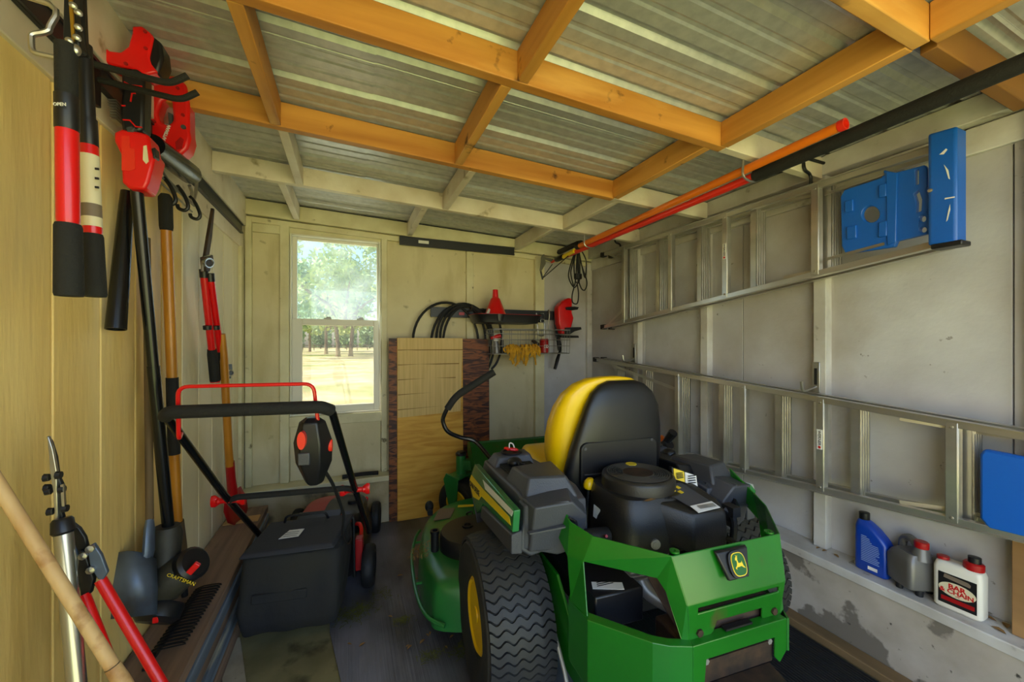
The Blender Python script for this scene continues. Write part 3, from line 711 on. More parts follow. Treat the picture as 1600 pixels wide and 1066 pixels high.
# air-cleaner cover running to the rear right
def cover(z, g):
    p = [(-.10, -.285), (.02, -.405), (.165, -.405), (.205, -.33), (.195, -.20), (.08, -.12), (-.02, -.20)]
    cx, cy = .06, -.28
    return [(cx+(x-cx)*g, cy+(y-cy)*g, z) for x, y in p]
def cov2(g, zs):
    return [(x, y, z) for (x, y, _), z in zip(cover(0, g), zs)]
cvr = mp('air_cleaner_cover', MB().loft([cov2(1.0, [.64, .60, .60, .61, .62, .64, .65]), cov2(1.02, [.70, .66, .66, .67, .70, .72, .72]), cov2(.99, [.755, .725, .722, .735, .765, .775, .775]), cov2(.90, [.768, .742, .738, .748, .775, .785, .785])]), 'engine_black', en, bevel=.008, smooth=40)
mp('cover_decal', MB().add([(-.005, -.255, .781), (.115, -.235, .783), (.142, -.36, .7505), (.035, -.372, .752)], [(0, 1, 2, 3)]), 'grey_plastic', cvr, solid=.002, smooth=0)
mp('barcode_label', MB().add([(.035, -.372, .7545), (.142, -.36, .753), (.148, -.393, .743), (.04, -.405, .744)], [(0, 1, 2, 3)]), 'label_white', cvr, solid=.002, smooth=0)
bc = MB()
for i in range(16):
    x = .058+.0046*i; bc.add([(x, -.378, .756), (x+.0025, -.3777, .756), (x+.0035, -.395, .7505), (x+.001, -.3955, .7505)], [(0, 1, 2, 3)])
mp('barcode', bc, 'label_black', cvr, smooth=0)
ym_ = MB()
for x, y, z in ((.02, -.262, .7845), (.045, -.262, .7825), (.035, -.285, .779), (.07, -.272, .7815), (.058, -.30, .7755)):
    ym_.add([(x-.010, y+.005, z+.001), (x+.006, y+.010, z+.002), (x+.011, y-.004, z-.0015), (x-.004, y-.009, z-.002)], [(0, 1, 2, 3)])
mp('decal_print', ym_, 'label_yellow', cvr, smooth=0, solid=.002)
words('lettering', '2.00', .020, (-.012, -.318, .769), (1, -.25, 0), (.2, 1, .2), 'black_plastic', cvr, world=False)
mp('pull_knob', MB().lathe([(.017, 0), (.017, .012), (.011, .013), (.011, .015), (.0005, .015)], (-.094, -.345, .632), (-.25, -1, 0), 16), 'cast_alloy', en)
mp('side_label', MB().add([(-.209, -.135, .70), (-.205, -.175, .695), (-.207, -.175, .65), (-.2125, -.135, .655)], [(0, 1, 2, 3)]), 'label_white', en, solid=.002, smooth=0)
cy_ = MB().b2((-.18, -.33, .50), (-.02, -.14, .60))
for k in range(6): cy_.b2((-.19, -.345+.0, .512+.014*k), (-.03, -.10, .517+.014*k))
mp('cylinder_head', cy_, 'cast_alloy', en, bevel=.004)
cy2 = MB().b2((.06, -.33, .46), (.20, -.10, .60))
mp('crankcase', cy2, 'black_steel', en, bevel=.01)
ex = MB().tube(curve([(-.13, -.30, .52), (-.12, -.34, .47), (-.06, -.40, .44), (.02, -.44, .43)], 6), .026, 12)
mp('exhaust_pipe', ex, 'cast_alloy', en)
mf = MB().prism([(-.18, -.36, .60), (-.14, -.38, .60), (-.08, -.55, .42), (-.13, -.55, .40)], (.03, .01, 0)); mf.b2((-.17, -.56, .36), (.16, -.44, .46))
mp('muffler', mf, 'muffler', en, bevel=.012)
mp('exhaust_shield', MB().b2((-.12, -.575, .40), (.14, -.565, .55)), 'muffler', en)
gv = MB()
for k in range(5): gv.tube(curve([(.15, -.36+.02*k, .60), (.17, -.42+.02*k, .64-.01*k), (.20, -.44, .58), (.21, -.40, .52)], 5), .006, 6)
gv.tube(curve([(.215, -.37, .50), (.22, -.385, .68), (.20, -.36, .72)], 5), .012, 8); gv.b2((.20, -.40, .70), (.235, -.35, .735))
mp('wiring', gv, 'black_rubber', en)
# battery seen through the side opening
ba = mp('battery', MB().b2((-.36, -.40, .42), (-.18, -.20, .53)), 'black_plastic', bevel=.006)
mp('battery_label', MB().add([(-.345, -.36, .5315), (-.25, -.395, .5315), (-.235, -.36, .5315), (-.33, -.325, .5315)], [(0, 1, 2, 3)]), 'label_white', ba, solid=.001, smooth=0)
for k in range(3): mp('label_line', MB().b2((-.325+.004*k, -.355+.009*k, .5325), (-.265, -.352+.009*k, .5330)), 'label_black', ba)
mp('hose', MB().tube(curve([(-.35, -.22, .62), (-.30, -.25, .64), (-.22, -.24, .63)], 5), .03, 12), 'black_rubber', en)
# dipstick with yellow cap
ds = mp('dipstick', MB().tube([(-.20, -.055, .58), (-.19, -.058, .735)], .008, 8), 'black_steel', en)
mp('dipstick_cap', MB().loft([sup(-.186, -.06, .022, .020, .735, 12, .8), sup(-.186, -.06, .026, .024, .748, 12, .8), sup(-.186, -.06, .020, .018, .765, 12, .8), sup(-.184, -.06, .012, .010, .775, 12, .8)]), 'tractor_yellow', ds, smooth=50)
mp('red_wire', MB().tube(curve([(-.215, -.20, .60), (-.235, -.25, .635), (-.25, -.29, .655)], 4), .005, 6), 'red_dark', en)

# warning sticker plate right of the fan
wp = mp('warning_plate', MB().prism([(.10, -.205, .835), (.20, -.225, .80), (.20, -.235, .755), (.10, -.21, .79)], (.0, .02, 0)), 'black_plastic', bevel=.003)
mp('warning_sticker', MB().prism([(.104, -.2075, .832), (.146, -.2165, .817), (.146, -.2205, .776), (.104, -.2115, .791)], (0, -.003, 0)), 'label_yellow', wp)
mp('warning_text', MB().prism([(.150, -.2175, .815), (.197, -.2265, .799), (.197, -.234, .757), (.150, -.2215, .774)], (0, -.003, 0)), 'label_white', wp)
wt = MB()
for k in range(4): wt.b2((.110, -.216-.001*k, .812-.006*k), (.140, -.2165-.001*k-.004, .8145-.006*k))
for k in range(4): wt.b2((.155, -.230, .800-.009*k), (.19, -.2335-.001*k, .8025-.009*k))
mp('warning_lines', wt, 'label_black', wp)

# --- green rear hood and bumper (bent sheet)
def sheet2(name, quads, mat, par=mow, t=.006, mirror=False, **k):
    m = MB()
    for q_ in quads:
        m.add([Vector(p) for p in q_], [tuple(range(len(q_)))])
        if mirror: m.add([Vector((-p[0], p[1], p[2])) for p in reversed(q_)], [tuple(range(len(q_)))])
    bm = bmesh.new(); me = bpy.data.meshes.new(name); me.from_pydata([tuple(p) for p in m.v], [], m.f); bm.from_mesh(me)
    bmesh.ops.remove_doubles(bm, verts=bm.verts, dist=.0008); bmesh.ops.recalc_face_normals(bm, faces=bm.faces); bm.to_mesh(me); bm.free()
    me.materials.append(MATS[mat]); o = bpy.data.objects.new(name, me); COL.objects.link(o); o.parent = par
    sm = o.modifiers.new('thickness', 'SOLIDIFY'); sm.thickness = t; sm.offset = -1
    bv = o.modifiers.new('edge', 'BEVEL'); bv.width = .004; bv.segments = 2; bv.limit_method = 'ANGLE'; bv.angle_limit = math.radians(20)
    return o
yt, ym, yb_ = -.566, -.602, -.592
C0, C1, C2, C3 = (-.210, yt, .720), (-.366, -.396, .722), (-.404, -.312, .738), (-.405, -.20, .80)
Bm, Bb = (-.187, ym, .594), (-.172, yb_, .482)
O1, O2, O3, O4 = (-.392, -.383, .640), (-.232, -.530, .640), (-.222, -.552, .615), (-.198, -.588, .495)
P1, P2, P3, P4 = (-.420, -.325, .632), (-.408, -.435, .503), (-.418, -.345, .50), (-.425, -.20, .70)
HQ = [
    (C0, O2, O1, C1), (C0, Bm, O3, O2), (Bm, Bb, O4, O3),                   # band above the opening, rear strut
    (C1, O1, P1, C2), (C2, P1, P4, C3),
    (O1, P2, P3, P1)]
hood = sheet2('rear_hood', HQ, 'tractor_green')
sheet2('hood_side', [[(-p[0], p[1], p[2]) for p in reversed(k)] for k in HQ], 'tractor_green', hood)
# the rear plate with its slot and its cut-out
def bp(f, z):
    z_ = .72-(.72-z)*1.22
    a_ = bp0(f, z); return (a_[0], a_[1], z_)
def bp0(f, z):                                                               # point of the rear plate, f from -1 to 1
    if z > .617: k = (z-.617)/(.72-.617); return (f*(.187+.023*k), ym+(yt-ym)*k, z)
    k = (z-.525)/(.617-.525); return (f*(.172+.015*k), yb_+(ym-yb_)*k, z)
sheet2('rear_plate', [
    (bp(-1, .72), bp(1, .72), bp(1, .617), bp(-1, .617)),
    (bp(-1, .617), bp(1, .617), bp(1, .605), bp(.88, .605), bp(-.80, .605), bp(-1, .605)),
    (bp(-1, .605), bp(-.80, .605), bp(-.80, .592), bp(-1, .592)), (bp(.88, .605), bp(1, .605), bp(1, .592), bp(.88, .592)),
    (bp(-1, .592), bp(-.80, .592), bp(.88, .592), bp(1, .592), bp(1, .560), bp(.55, .560), bp(-.42, .560), bp(-1, .560)),
    (bp(-1, .560), bp(-.42, .560), bp(-.50, .535), bp(-.62, .525), bp(-1, .525)), (bp(.55, .560), bp(1, .560), bp(1, .525), bp(.66, .525), bp(.58, .535))], 'tractor_green', hood)
for f in (-.80, .83):
    p = Vector(bp(f, .545)); mp('hood_bolt', MB().lathe([(.011, 0), (.011, -.006), (.005, -.007), (.0005, -.007)], p+Vector((0, -.001, 0)), (0, 1, 0), 6), 'rust_metal', hood)
for p in ((-.185, -.548, .7205), (.185, -.548, .7205)):
    mp('lug', MB().lathe([(.005, -.003), (.014, -.003), (.014, .003), (.005, .003), (.005, -.003)], p, (0, 0, 1), 14), 'tractor_green', hood)
mp('side_bolt', MB().lathe([(.004, 0), (.004, -.003), (.0005, -.003)], (-.40, -.385, .56), (1, .5, 0), 8), 'black_steel', hood)
# emblem
em = mp('emblem_badge', MB().loft([[(-.070, -.5735, .716), (.055, -.5735, .716), (.030, -.603, .640), (-.048, -.603, .640)], [(-.066, -.585, .712), (.051, -.585, .712), (.028, -.612, .643), (-.044, -.612, .643)]]), 'black_plastic', hood, bevel=.003)
en_ = Vector((0, -.93, .364)).normalized(); eu = Vector((0, .364, .93)).normalized(); er = Vector((1, 0, 0)); eo = Vector((-.004, -.5998, .679))
def ep(a, b, d=0.0): return eo+er*a+eu*b+en_*d
def eshape(w, h): return [(math.copysign(abs(math.cos(t))**.62, math.cos(t))*w*(1-.10*math.sin(t)*0), math.copysign(abs(math.sin(t))**.75, math.sin(t))*h) for t in [2*PI*k/36 for k in range(36)]]
mp('emblem_ring', MB().prism([ep(a, b, .0) for a, b in eshape(.034, .036)], en_*.004), 'black_plastic', em)
mp('emblem_border', MB().prism([ep(a, b, .0) for a, b in eshape(.026, .031)], en_*.0055), 'label_yellow', em)
mp('emblem_field', MB().prism([ep(a, b, .0) for a, b in eshape(.0235, .0285)], en_*.0063), 'dark_green', em)
deer = [(-.0085, .016), (-.0035, .019), (-.002, .015), (-.0035, .011), (-.002, .003), (.0075, .003), (.009, .0065), (.010, .002), (.0115, -.004), (.017, -.011), (.011, -.0085), (.005, -.0045), (-.003, -.0055), (-.0085, -.0055), (-.012, -.0085), (-.009, -.0105), (-.013, -.0095), (-.0145, -.006), (-.009, -.002), (-.0065, .004), (-.0065, .009), (-.0105, .0105)]
mp('emblem_deer', MB().prism([ep(a*1.15, b*1.15, .0) for a, b in deer], en_*.0072), 'label_yellow', em)
mp('emblem_antler', MB().prism([ep(a, b, 0) for a, b in ((-.0045, .0195), (-.0075, .0245), (-.006, .0245), (-.0035, .021), (.000, .024), (-.0015, .0195))], en_*.0072), 'label_yellow', em)

# lower bumper
z1, z0 = .520, .385
U = [(-.418, -.33), (-.412, -.445), (-.285, -.578), (-.245, -.598), (-.178, -.612)]
q_ = []
zt = [.498, .503, .500, .496, .488]; zb = [.30, .30, .355, .35, .34]
for i in range(4):
    q_.append(((U[i][0], U[i][1], zt[i]), (U[i+1][0], U[i+1][1], zt[i+1]), (U[i+1][0], U[i+1][1], zb[i+1]), (U[i][0], U[i][1], zb[i])))
    ii = [(U[k][0]*.955, U[k][1]+.022, zt[k]+.004) for k in (i, i+1)]
    q_.append(((U[i][0], U[i][1], zt[i]), ii[0], ii[1], (U[i+1][0], U[i+1][1], zt[i+1])))
V = [(.30, -.30), (.27, -.45), (.225, -.55), (.178, -.612)]
qr = [((V[i][0], V[i][1], .488), (V[i+1][0], V[i+1][1], .488), (V[i+1][0], V[i+1][1], .39), (V[i][0], V[i][1], .37)) for i in range(3)]
bump = sheet2('rear_bumper', q_, 'tractor_green')
sheet2('bumper_return', qr, 'tractor_green', bump)
yb2 = -.612
sheet2('bumper_face', [((-.178, yb2, .488), (.178, yb2, .488), (.178, yb2, .440), (.13, yb2, .440), (-.13, yb2, .440), (-.178, yb2, .440)),
    ((-.178, yb2, .440), (-.13, yb2, .440), (-.14, yb2, .34), (-.178, yb2, .34)), ((.13, yb2, .440), (.178, yb2, .440), (.178, yb2, .39), (.15, yb2, .36), (.13, yb2, .38)),
    ((-.178, yb2, .488), (.178, yb2, .488), (.170, yb2+.03, .492), (-.170, yb2+.03, .492))], 'tractor_green', bump)
hp = mp('hitch_plate', MB().b2((-.14, yb2+.012, .36), (.135, yb2+.028, .443)), 'rust_metal', bump, bevel=.003)
mp('hitch_bar', MB().b2((-.12, yb2+.004, .42), (.115, yb2+.012, .432)), 'rust_metal', hp)
for x in (-.125, .115): mp('hitch_bolt', MB().lathe([(.009, 0), (.009, -.008), (.0005, -.008)], (x, yb2+.012, .428), (0, 1, 0), 6), 'cast_alloy', hp)
mp('hitch_tongue', MB().prism([(-.13, -.60, .35), (.12, -.60, .35), (.10, -.70, .345), (.03, -.74, .345), (-.05, -.74, .345), (-.11, -.70, .345)], (0, 0, .012)), 'rust_metal', hp, bevel=.003)
mp('bumper_trim', MB().b2((-.05, -.603, .493), (.05, -.585, .499)), 'black_plastic', bump)
mp('control_rod', MB().tube([(-.415, -.12, .40), (-.43, -.33, .26), (-.43, -.42, .10)], .007, 8), 'cast_alloy')
# black box behind the right fender with an orange clip lying in it
tb = MB().loft([[(.22, .22, .68), (.22, -.20, .70), (.46, -.19, .66), (.48, .20, .66)], [(.21, .20, .80), (.21, -.10, .81), (.41, -.13, .775), (.45, .17, .76)]])
mp('right_tray', tb, 'black_plastic', bevel=.006)

# ================================================================== the push mower with its grass bag
RZ = math.radians(-8.5)
pmw = thing('push_mower', 'black and red walk-behind lawn mower with a black cloth grass bag, below the window', 'lawn mower', (-.16, 2.35, 0), RZ)
def pm(name, mb, mat, par=pmw, **k): return link(name, mb, mat, par, world=False, **k)
def pmwheel(x, y, r, w):
    t = pm('wheel', MB().lathe([(r*.55, -w*.4), (r*.62, -w*.5), (r*.88, -w*.5), (r*.97, -w*.35), (r, -w*.1), (r, w*.1), (r*.97, w*.35), (r*.88, w*.5), (r*.62, w*.5), (r*.55, w*.4)], (x, y, r), (1, 0, 0), 36), 'black_rubber')
    h = MB().lathe([(r*.57, -w*.36), (r*.5, -w*.1), (.02, -w*.12), (.02, w*.12), (r*.5, w*.1), (r*.57, w*.36), (r*.57, -w*.36)], (x, y, r), (1, 0, 0), 28)
    for k in range(6):
        a = PI*k/3; h.bar((x, y+.02*math.cos(a), r+.02*math.sin(a)), (x, y+r*.55*math.cos(a), r+r*.55*math.sin(a)), .016, .012, (1, 0, 0))
    pm('hub', h, 'black_plastic', t); return t
for x in (-.255, .265): pmwheel(x, 0, .11, .062)
for x in (-.258, .245): pmwheel(x, .64, .105, .058)
dk = MB().loft([sup(0, .33, a, b, z, 36, .5) for a, b, z in ((.225, .36, .06), (.235, .37, .07), (.235, .37, .15), (.215, .35, .20), (.17, .30, .235))])
md = pm('deck', dk, 'black_plastic', smooth=40)
sk = MB().prism([(.20, .12, .10), (.235, .10, .10), (.235, .10, .16), (.20, .12, .22)], (0, .12, 0))
pm('side_brace', MB().b2((.195, -.03, .10), (.235, .03, .27)), 'red_dark', md, bevel=.005)
mo = MB().loft([sup(.01, .36, a, b, z, 36, .6) for a, b, z in ((.16, .24, .22), (.175, .245, .27), (.165, .23, .30), (.12, .17, .318), (.05, .08, .325))])
mc = pm('motor_cover', mo, 'red_dark', smooth=45)
pm('cover_band', MB().loft([sup(.09, .33, a, b, z, 30, .6) for a, b, z in ((.12, .20, .20), (.125, .205, .30), (.11, .18, .325), (.05, .08, .33))]), 'black_plastic', mc, smooth=45)
pm('battery_lid', MB().loft([[(-.15, .14, .30), (.10, .14, .30), (.10, .24, .33), (-.15, .24, .33)], [(-.14, .15, .325), (.09, .15, .325), (.09, .23, .348), (-.14, .23, .348)]]), 'black_plastic', mc, bevel=.006)
pm('lid_handle', MB().tube(fillet([(-.10, .135, .318), (-.10, .115, .33), (.05, .115, .33), (.05, .135, .318)], .015), .008, 8), 'black_steel', mc)
pm('red_flap', MB().loft([[(.085, .10, .315), (.145, .06, .29), (.155, .14, .30), (.10, .17, .335)], [(.085, .10, .33), (.145, .06, .303), (.155, .14, .315), (.10, .17, .35)]]), 'red_dark', mc, bevel=.004)
pm('safety_key', MB().tube(curve([(.17, .16, .275), (.20, .13, .285), (.215, .09, .26), (.205, .06, .22), (.18, .07, .205)], 5), .011, 8), 'red_handle', md)
pm('fill_cap', MB().lathe([(.03, 0), (.03, .015), (.024, .02), (.0005, .022)], (.13, .36, .327), (0, 0, 1), 20), 'black_steel', mc)
lv = pm('height_lever', MB().tube([(.185, .60, .14), (.185, .61, .24)], .006, 8), 'red_handle', md)
pm('lever_knob', MB().ball((.185, .611, .25), .012, (1, 1, 1.4)), 'red_handle', lv)
for k in range(4): pm('height_notch', MB().b2((.145, .56+.016*k, .13+.02*k), (.175, .572+.016*k, .16+.02*k)), 'black_steel', md)
# handle
hx = .232
top = fillet([(-.262, .05, .28), (-.248, -.46, .72), (-.236, -.86, 1.105), (-.21, -.90, 1.125), (.21, -.90, 1.125), (.236, -.86, 1.105), (.248, -.46, .72), (.262, .03, .28)], .07, 7)
ht = pm('handle', MB().tube(top, .0135, 12), 'black_paint')
pm('grip', MB().tube(fillet([(-.236, -.865, 1.108), (-.212, -.90, 1.125), (.212, -.90, 1.125), (.234, -.868, 1.108)], .06, 7), .0205, 12), 'black_foam', ht)
pm('crossbar', MB().tube(fillet([(-.250, -.40, .665), (-.22, -.425, .69), (.22, -.425, .69), (.250, -.40, .665)], .04, 5), .0125, 10), 'black_foam', ht)
bail = fillet([(-.228, -.80, 1.04), (-.205, -.86, 1.03), (-.195, -.885, 1.20), (.185, -.885, 1.20), (.195, -.865, 1.06)], .03, 5)
pm('bail_bar', MB().tube(bail, .006, 8), 'red_handle', ht)
sw = pm('switch_box', MB().loft([[(.165+.062*a, -.865+b, z) for a, b in ((-.55, -.03), (.55, -.03), (.75, .0), (.55, .03), (-.55, .03), (-.75, .0))] if False else [(.175+w*a, -.835+dy+d*b, z) for a, b in ((-.5, -1), (.5, -1), (1, 0), (.5, 1), (-.5, 1), (-1, 0))] for z, w, d, dy in ((1.085, .02, .02, -.02), (1.07, .042, .036, -.02), (1.00, .062, .05, -.01), (.93, .058, .048, .0), (.86, .03, .03, .01), (.85, .02, .02, .01))]), 'black_plastic', ht, bevel=.004)
pm('start_button', MB().loft([sup(0, 0, .020, .034, z, 20, .7) for z in (0, .012, .016)]) if False else MB().loft([[(.155+.0125*math.cos(a), -.905+dy, 1.02+.029*math.sin(a)) for a in [2*PI*k/20 for k in range(20)]] for dy in (.03, -.004, -.008)]), 'red_orange', sw)
pm('side_button', MB().loft([[(.232+dx, -.85+.010*math.cos(a), .985+.020*math.sin(a)) for a in [2*PI*k/18 for k in range(18)]] for dx in (-.03, .0, .004)]), 'red_orange', sw)
pm('switch_slot', MB().b2((.14, -.895, .935), (.175, -.872, .975)), 'grey_plastic', sw, bevel=.003)
pm('cord', MB().tube(curve([(.20, -.82, .90), (.215, -.74, .82), (.215, -.60, .70), (.215, -.50, .60), (.195, -.40, .47), (.19, -.25, .36), (.19, -.15, .33), (.17, .0, .325), (.12, .12, .33)], 6), .006, 8), 'black_rubber', ht)
for sx in (-1, 1):
    x = sx*.249
    kn = MB().lathe([(.012, -.045), (.016, -.035), (.012, -.03), (.012, .03), (.016, .035), (.012, .045)], (x, -.41, .675), (1, 0, 0), 12)
    for d in (-.05, .05): kn.loft([[(x+d+e, -.41+r*math.cos(a)*.5, .675+r*math.sin(a)) for a in [2*PI*k/12 for k in range(12)]] for e, r in ((-.016*math.copysign(1, d), .014), (0, .026), (.012*math.copysign(1, d), .024))])
    pm('clamp_knob', kn, 'red_handle', ht)
# grass bag
def bagring(z, x0, x1, y0, y1, amp):
    base = [Vector((a, b, 0)) for a, b in rrect(0, 0, 1, .95, .09, 4)]; out = []
    for i in range(len(base)):
        a, b = base[i], base[(i+1) % len(base)]; n = max(1, int((b-a).length/.06))
        for k in range(n):
            p = a.lerp(b, k/n); out.append(Vector(((x0+x1)/2+p.x*(x1-x0), (y0+y1)/2+p.y/.95*(y1-y0), 0)))
    c = Vector(((x0+x1)/2, (y0+y1)/2, 0)); q = []
    for p in out:
        d = (p-c).normalized(); w = amp*(math.sin(p.x*31+z*9)+.7*math.sin(p.y*23-z*21+p.x*17)+.5*math.sin(z*47+p.x*11))
        q.append(Vector((p.x, p.y, z+.004*math.sin(p.x*40)*(1 if amp else 0)))+d*w)
    return q
bagb = [bagring(z, a, b, c, d, m) for z, a, b, c, d, m in ((.088, -.185, .155, -.40, -.11, .002), (.096, -.203, .172, -.42, -.10, .003), (.15, -.208, .176, -.438, -.10, .004), (.21, -.21, .18, -.448, -.10, .004), (.27, -.208, .184, -.45, -.095, .004), (.33, -.204, .188, -.446, -.092, .003), (.39, -.20, .19, -.442, -.09, .002), (.425, -.197, .19, -.438, -.09, .001), (.434, -.185, .18, -.42, -.10, 0))]
bg_ = pm('grass_bag', MB().loft(bagb), 'bag_cloth', smooth=60)
pm('bag_lid', MB().loft([[(-.197, -.085, .424), (-.203, -.447, .434), (.168, -.443, .438), (.205, -.085, .43)], [(-.19, -.09, .436), (-.19, -.43, .452), (.155, -.425, .456), (.19, -.09, .441)]]), 'bag_top', bg_, bevel=.006)
pm('bag_seam', MB().b2((-.15, -.457, .245), (.06, -.443, .285)), 'bag_cloth', bg_, bevel=.004)
pm('care_label', MB().prism([(-.085, -.33, .4525), (-.005, -.325, .454), (.0, -.24, .4495), (-.065, -.24, .449)], (0, 0, .0015)), 'label_white', bg_)
tl = MB()
for k in range(3): tl.b2((-.07, -.315+.02*k, .4545), (-.015, -.312+.02*k, .4552))
pm('label_print', tl, 'grey_plastic', bg_)
pm('bag_frame', MB().tube(fillet([(-.19, -.08, .10), (-.19, -.075, .42), (.195, -.075, .425), (.20, -.08, .10)], .03), .007, 8), 'black_steel', bg_)
pm('bag_handle', MB().tube(fillet([(-.12, -.12, .44), (-.11, -.13, .475), (.07, -.13, .478), (.08, -.12, .44)], .02), .006, 8), 'black_steel', bg_)

# ================================================================== back wall: plywood, hose, rail, basket and the rest
def leanboard(name, u0, v0, u1, v1, ytop, ybot, th, mat, lab):
    a, b = at(u0, v0, y=ytop), at(u1, v0, y=ytop); c = at(u0, v1, y=ybot)
    x0, x1 = a.x, b.x
    vs = [(x0, ybot, 0.008), (x1, ybot, 0.008), (x1, ytop, a.z), (x0, ytop, a.z)]
    o = thing(name, lab, 'plywood sheet', ((x0+x1)/2, ybot, 0.008))
    link('board', MB().prism(vs, (0, th, 0)), mat, o, bevel=.002)
    return o, x0, x1, a.z
pd, _, _, _ = leanboard('plywood_sheet', 607.5, 529, 764, 812, 3.072, 3.049, .012, 'plywood_dark', 'dark stained plywood sheet with wild grain, behind the paler sheet')
pl, px0, px1, pz = leanboard('plywood_sheet', 620.5, 528, 723, 812, 3.058, 3.035, .012, 'plywood', 'honey coloured plywood sheet with saw lines, leaning in front of the dark sheet')
def py(z): return 3.035+(3.058-3.035)*(z-.008)/(pz-.008)-.001
for k, z in enumerate((.545, .575, .607, .638, .672)):
    zz = pz-(.095+.112*k)
    link('saw_line', MB().prism([(px0+.004, py(zz), zz), (px1-.03*k, py(zz), zz+.002*k), (px1-.03*k, py(zz), zz+.002*k+.007), (px0+.004, py(zz), zz+.006)], (0, .002, 0)), 'plywood_line', pl)
link('pale_face', MB().prism([(px0+.002, py(pz-.60), pz-.60), (px1-.02, py(pz-.60), pz-.58), (px1-.012, py(pz-.3), pz-.30), (px1-.002, py(pz-.1), pz-.10), (px1-.002, py(pz), pz-.001), (px0+.002, py(pz), pz-.001)], (0, .002, 0)), 'plywood_pale', pl)

# rails
def wallrail(name, x0, x1, z0, z1, y, lab):
    t = thing(name, lab, 'tool rail', ((x0+x1)/2, y, z0))
    link('track', MB().b2((x0, y-.012, z0), (x1, y, z1)), 'rail_black', t, bevel=.003)
    link('lip', MB().b2((x0, y-.018, z0), (x1, y-.012, z0+.008)), 'rail_black', t)
    link('upper_lip', MB().b2((x0, y-.018, z1-.008), (x1, y-.012, z1)), 'rail_black', t)
    return t
r1 = wallrail('tool_rail', .361, 1.325, 2.10, 2.168, YB-.045, 'empty black tool rail high on the wall right of the window')
link('rail_badge', MB().b2((.505, YB-.064, 2.125), (.585, YB-.059, 2.148)), 'label_white', r1)
r2 = wallrail('tool_rail', .60, 1.80, 1.548, 1.628, YB-.045, 'black tool rail carrying the hose and wire basket')
link('rail_badge', MB().b2((.83, YB-.066, 1.568), (.875, YB-.06, 1.592)), 'red_dark', r2)
# hose coil
ho = MB(); yh = YB-.075; rnd = random.Random(9)
for k, (x0, x1, zt, zb) in enumerate(((.46, .99, 1.665, 1.05), (.60, 1.13, 1.66, 1.0), (.64, 1.05, 1.655, 1.08), (.67, 1.10, 1.65, 1.12), (.69, 1.09, 1.64, 1.02))):
    cx, rx, cz, rz_ = (x0+x1)/2, (x1-x0)/2, (zt+zb)/2, (zt-zb)/2
    ho.tube([(cx+rx*math.cos(a), yh-.006*k+.005*math.sin(a*2+k), cz+rz_*math.sin(a)) for a in [2*PI*i/40 for i in range(40)]], .010, 8, closed=True)
ho.tube(curve([(1.02, yh-.02, 1.62), (1.14, yh-.02, 1.56), (1.185, yh-.02, 1.45), (1.19, yh-.02, 1.3), (1.15, yh-.02, 1.18), (1.10, yh-.02, 1.12)], 6), .010, 8)
t = thing('garden_hose', 'black hose hung in loops on the tool rail behind the plywood', 'hose', (.8, yh, 1.0))
link('hose', ho, 'black_rubber', t)
hk = MB().tube(fillet([(.90, YB-.05, 1.60), (.90, YB-.20, 1.60), (.90, YB-.21, 1.64)], .02), .008, 8)
tag(link('hose_hook', hk, 'black_steel'), 'black hook on the rail that carries the hose loops', 'hook')

# drain pan, funnel
yb0 = 3.0
pA, pB = at(735, 497, y=yb0), at(838, 497, y=yb0)
pcx, pcz = (pA.x+pB.x)/2, at(800, 498, y=2.97).z
dp_ = thing('drain_pan', 'shallow black drain pan lying on the wire basket under the red funnel', 'pan', (pcx, 2.985, pcz-.04))
W2 = (pB.x-pA.x)/2
link('pan', MB().loft([sup(pcx, 2.985, W2*g, .155*g, pcz+h, 32, .45) for g, h in ((.84, -.042), (.90, -.04), (.985, .018), (1.0, .022), (.99, .026), (.96, .018), (.88, -.030), (.80, -.034))]), 'black_plastic', dp_, smooth=50)
link('pan_rim', MB().tube(sup(pcx, 2.985, W2*1.0, .156, pcz+.024, 40, .45), .002, 6, closed=True), 'red_dark', dp_)
link('pour_spout', MB().loft([sup(pcx-.1, 2.985-.152, .02, .008, pcz-.03, 12, .8), sup(pcx-.1, 2.985-.156, .028, .012, pcz+.022, 12, .8)]), 'black_plastic', dp_)
f0 = at(774, 492, y=2.985); fz0 = pcz-.030; fz1 = at(775, 453, y=2.985).z
fn = thing('funnel', 'red plastic funnel standing upside down in the black pan', 'funnel', (f0.x, 2.985, fz0))
rr = (at(794, 491, y=2.985).x-at(755, 491, y=2.985).x)/2*.97
link('cone', MB().lathe([(rr*1.04, 0), (rr*1.04, .01), (rr*.95, .03), (rr*.36, (fz1-fz0)*.72), (rr*.24, (fz1-fz0)*.76), (rr*.20, fz1-fz0), (rr*.15, fz1-fz0), (rr*.15, fz1-fz0-.02)], (f0.x, 2.985, fz0), (0, 0, 1), 32), 'red_handle', fn)
fl = [(f0.x+rr*(.93-.6*h)*math.sin(a), 2.985-rr*(.93-.6*h)*math.cos(a), fz0+.035+h*(fz1-fz0)*.66) for a, h in ((-1.35, .02), (-.95, .0), (-.85, .35), (-1.15, .42))]
link('sticker', MB().add([Vector(p)+Vector((-.004, -.003, 0)) for p in fl], [(0, 1, 2, 3)]), 'label_white', fn, smooth=0)

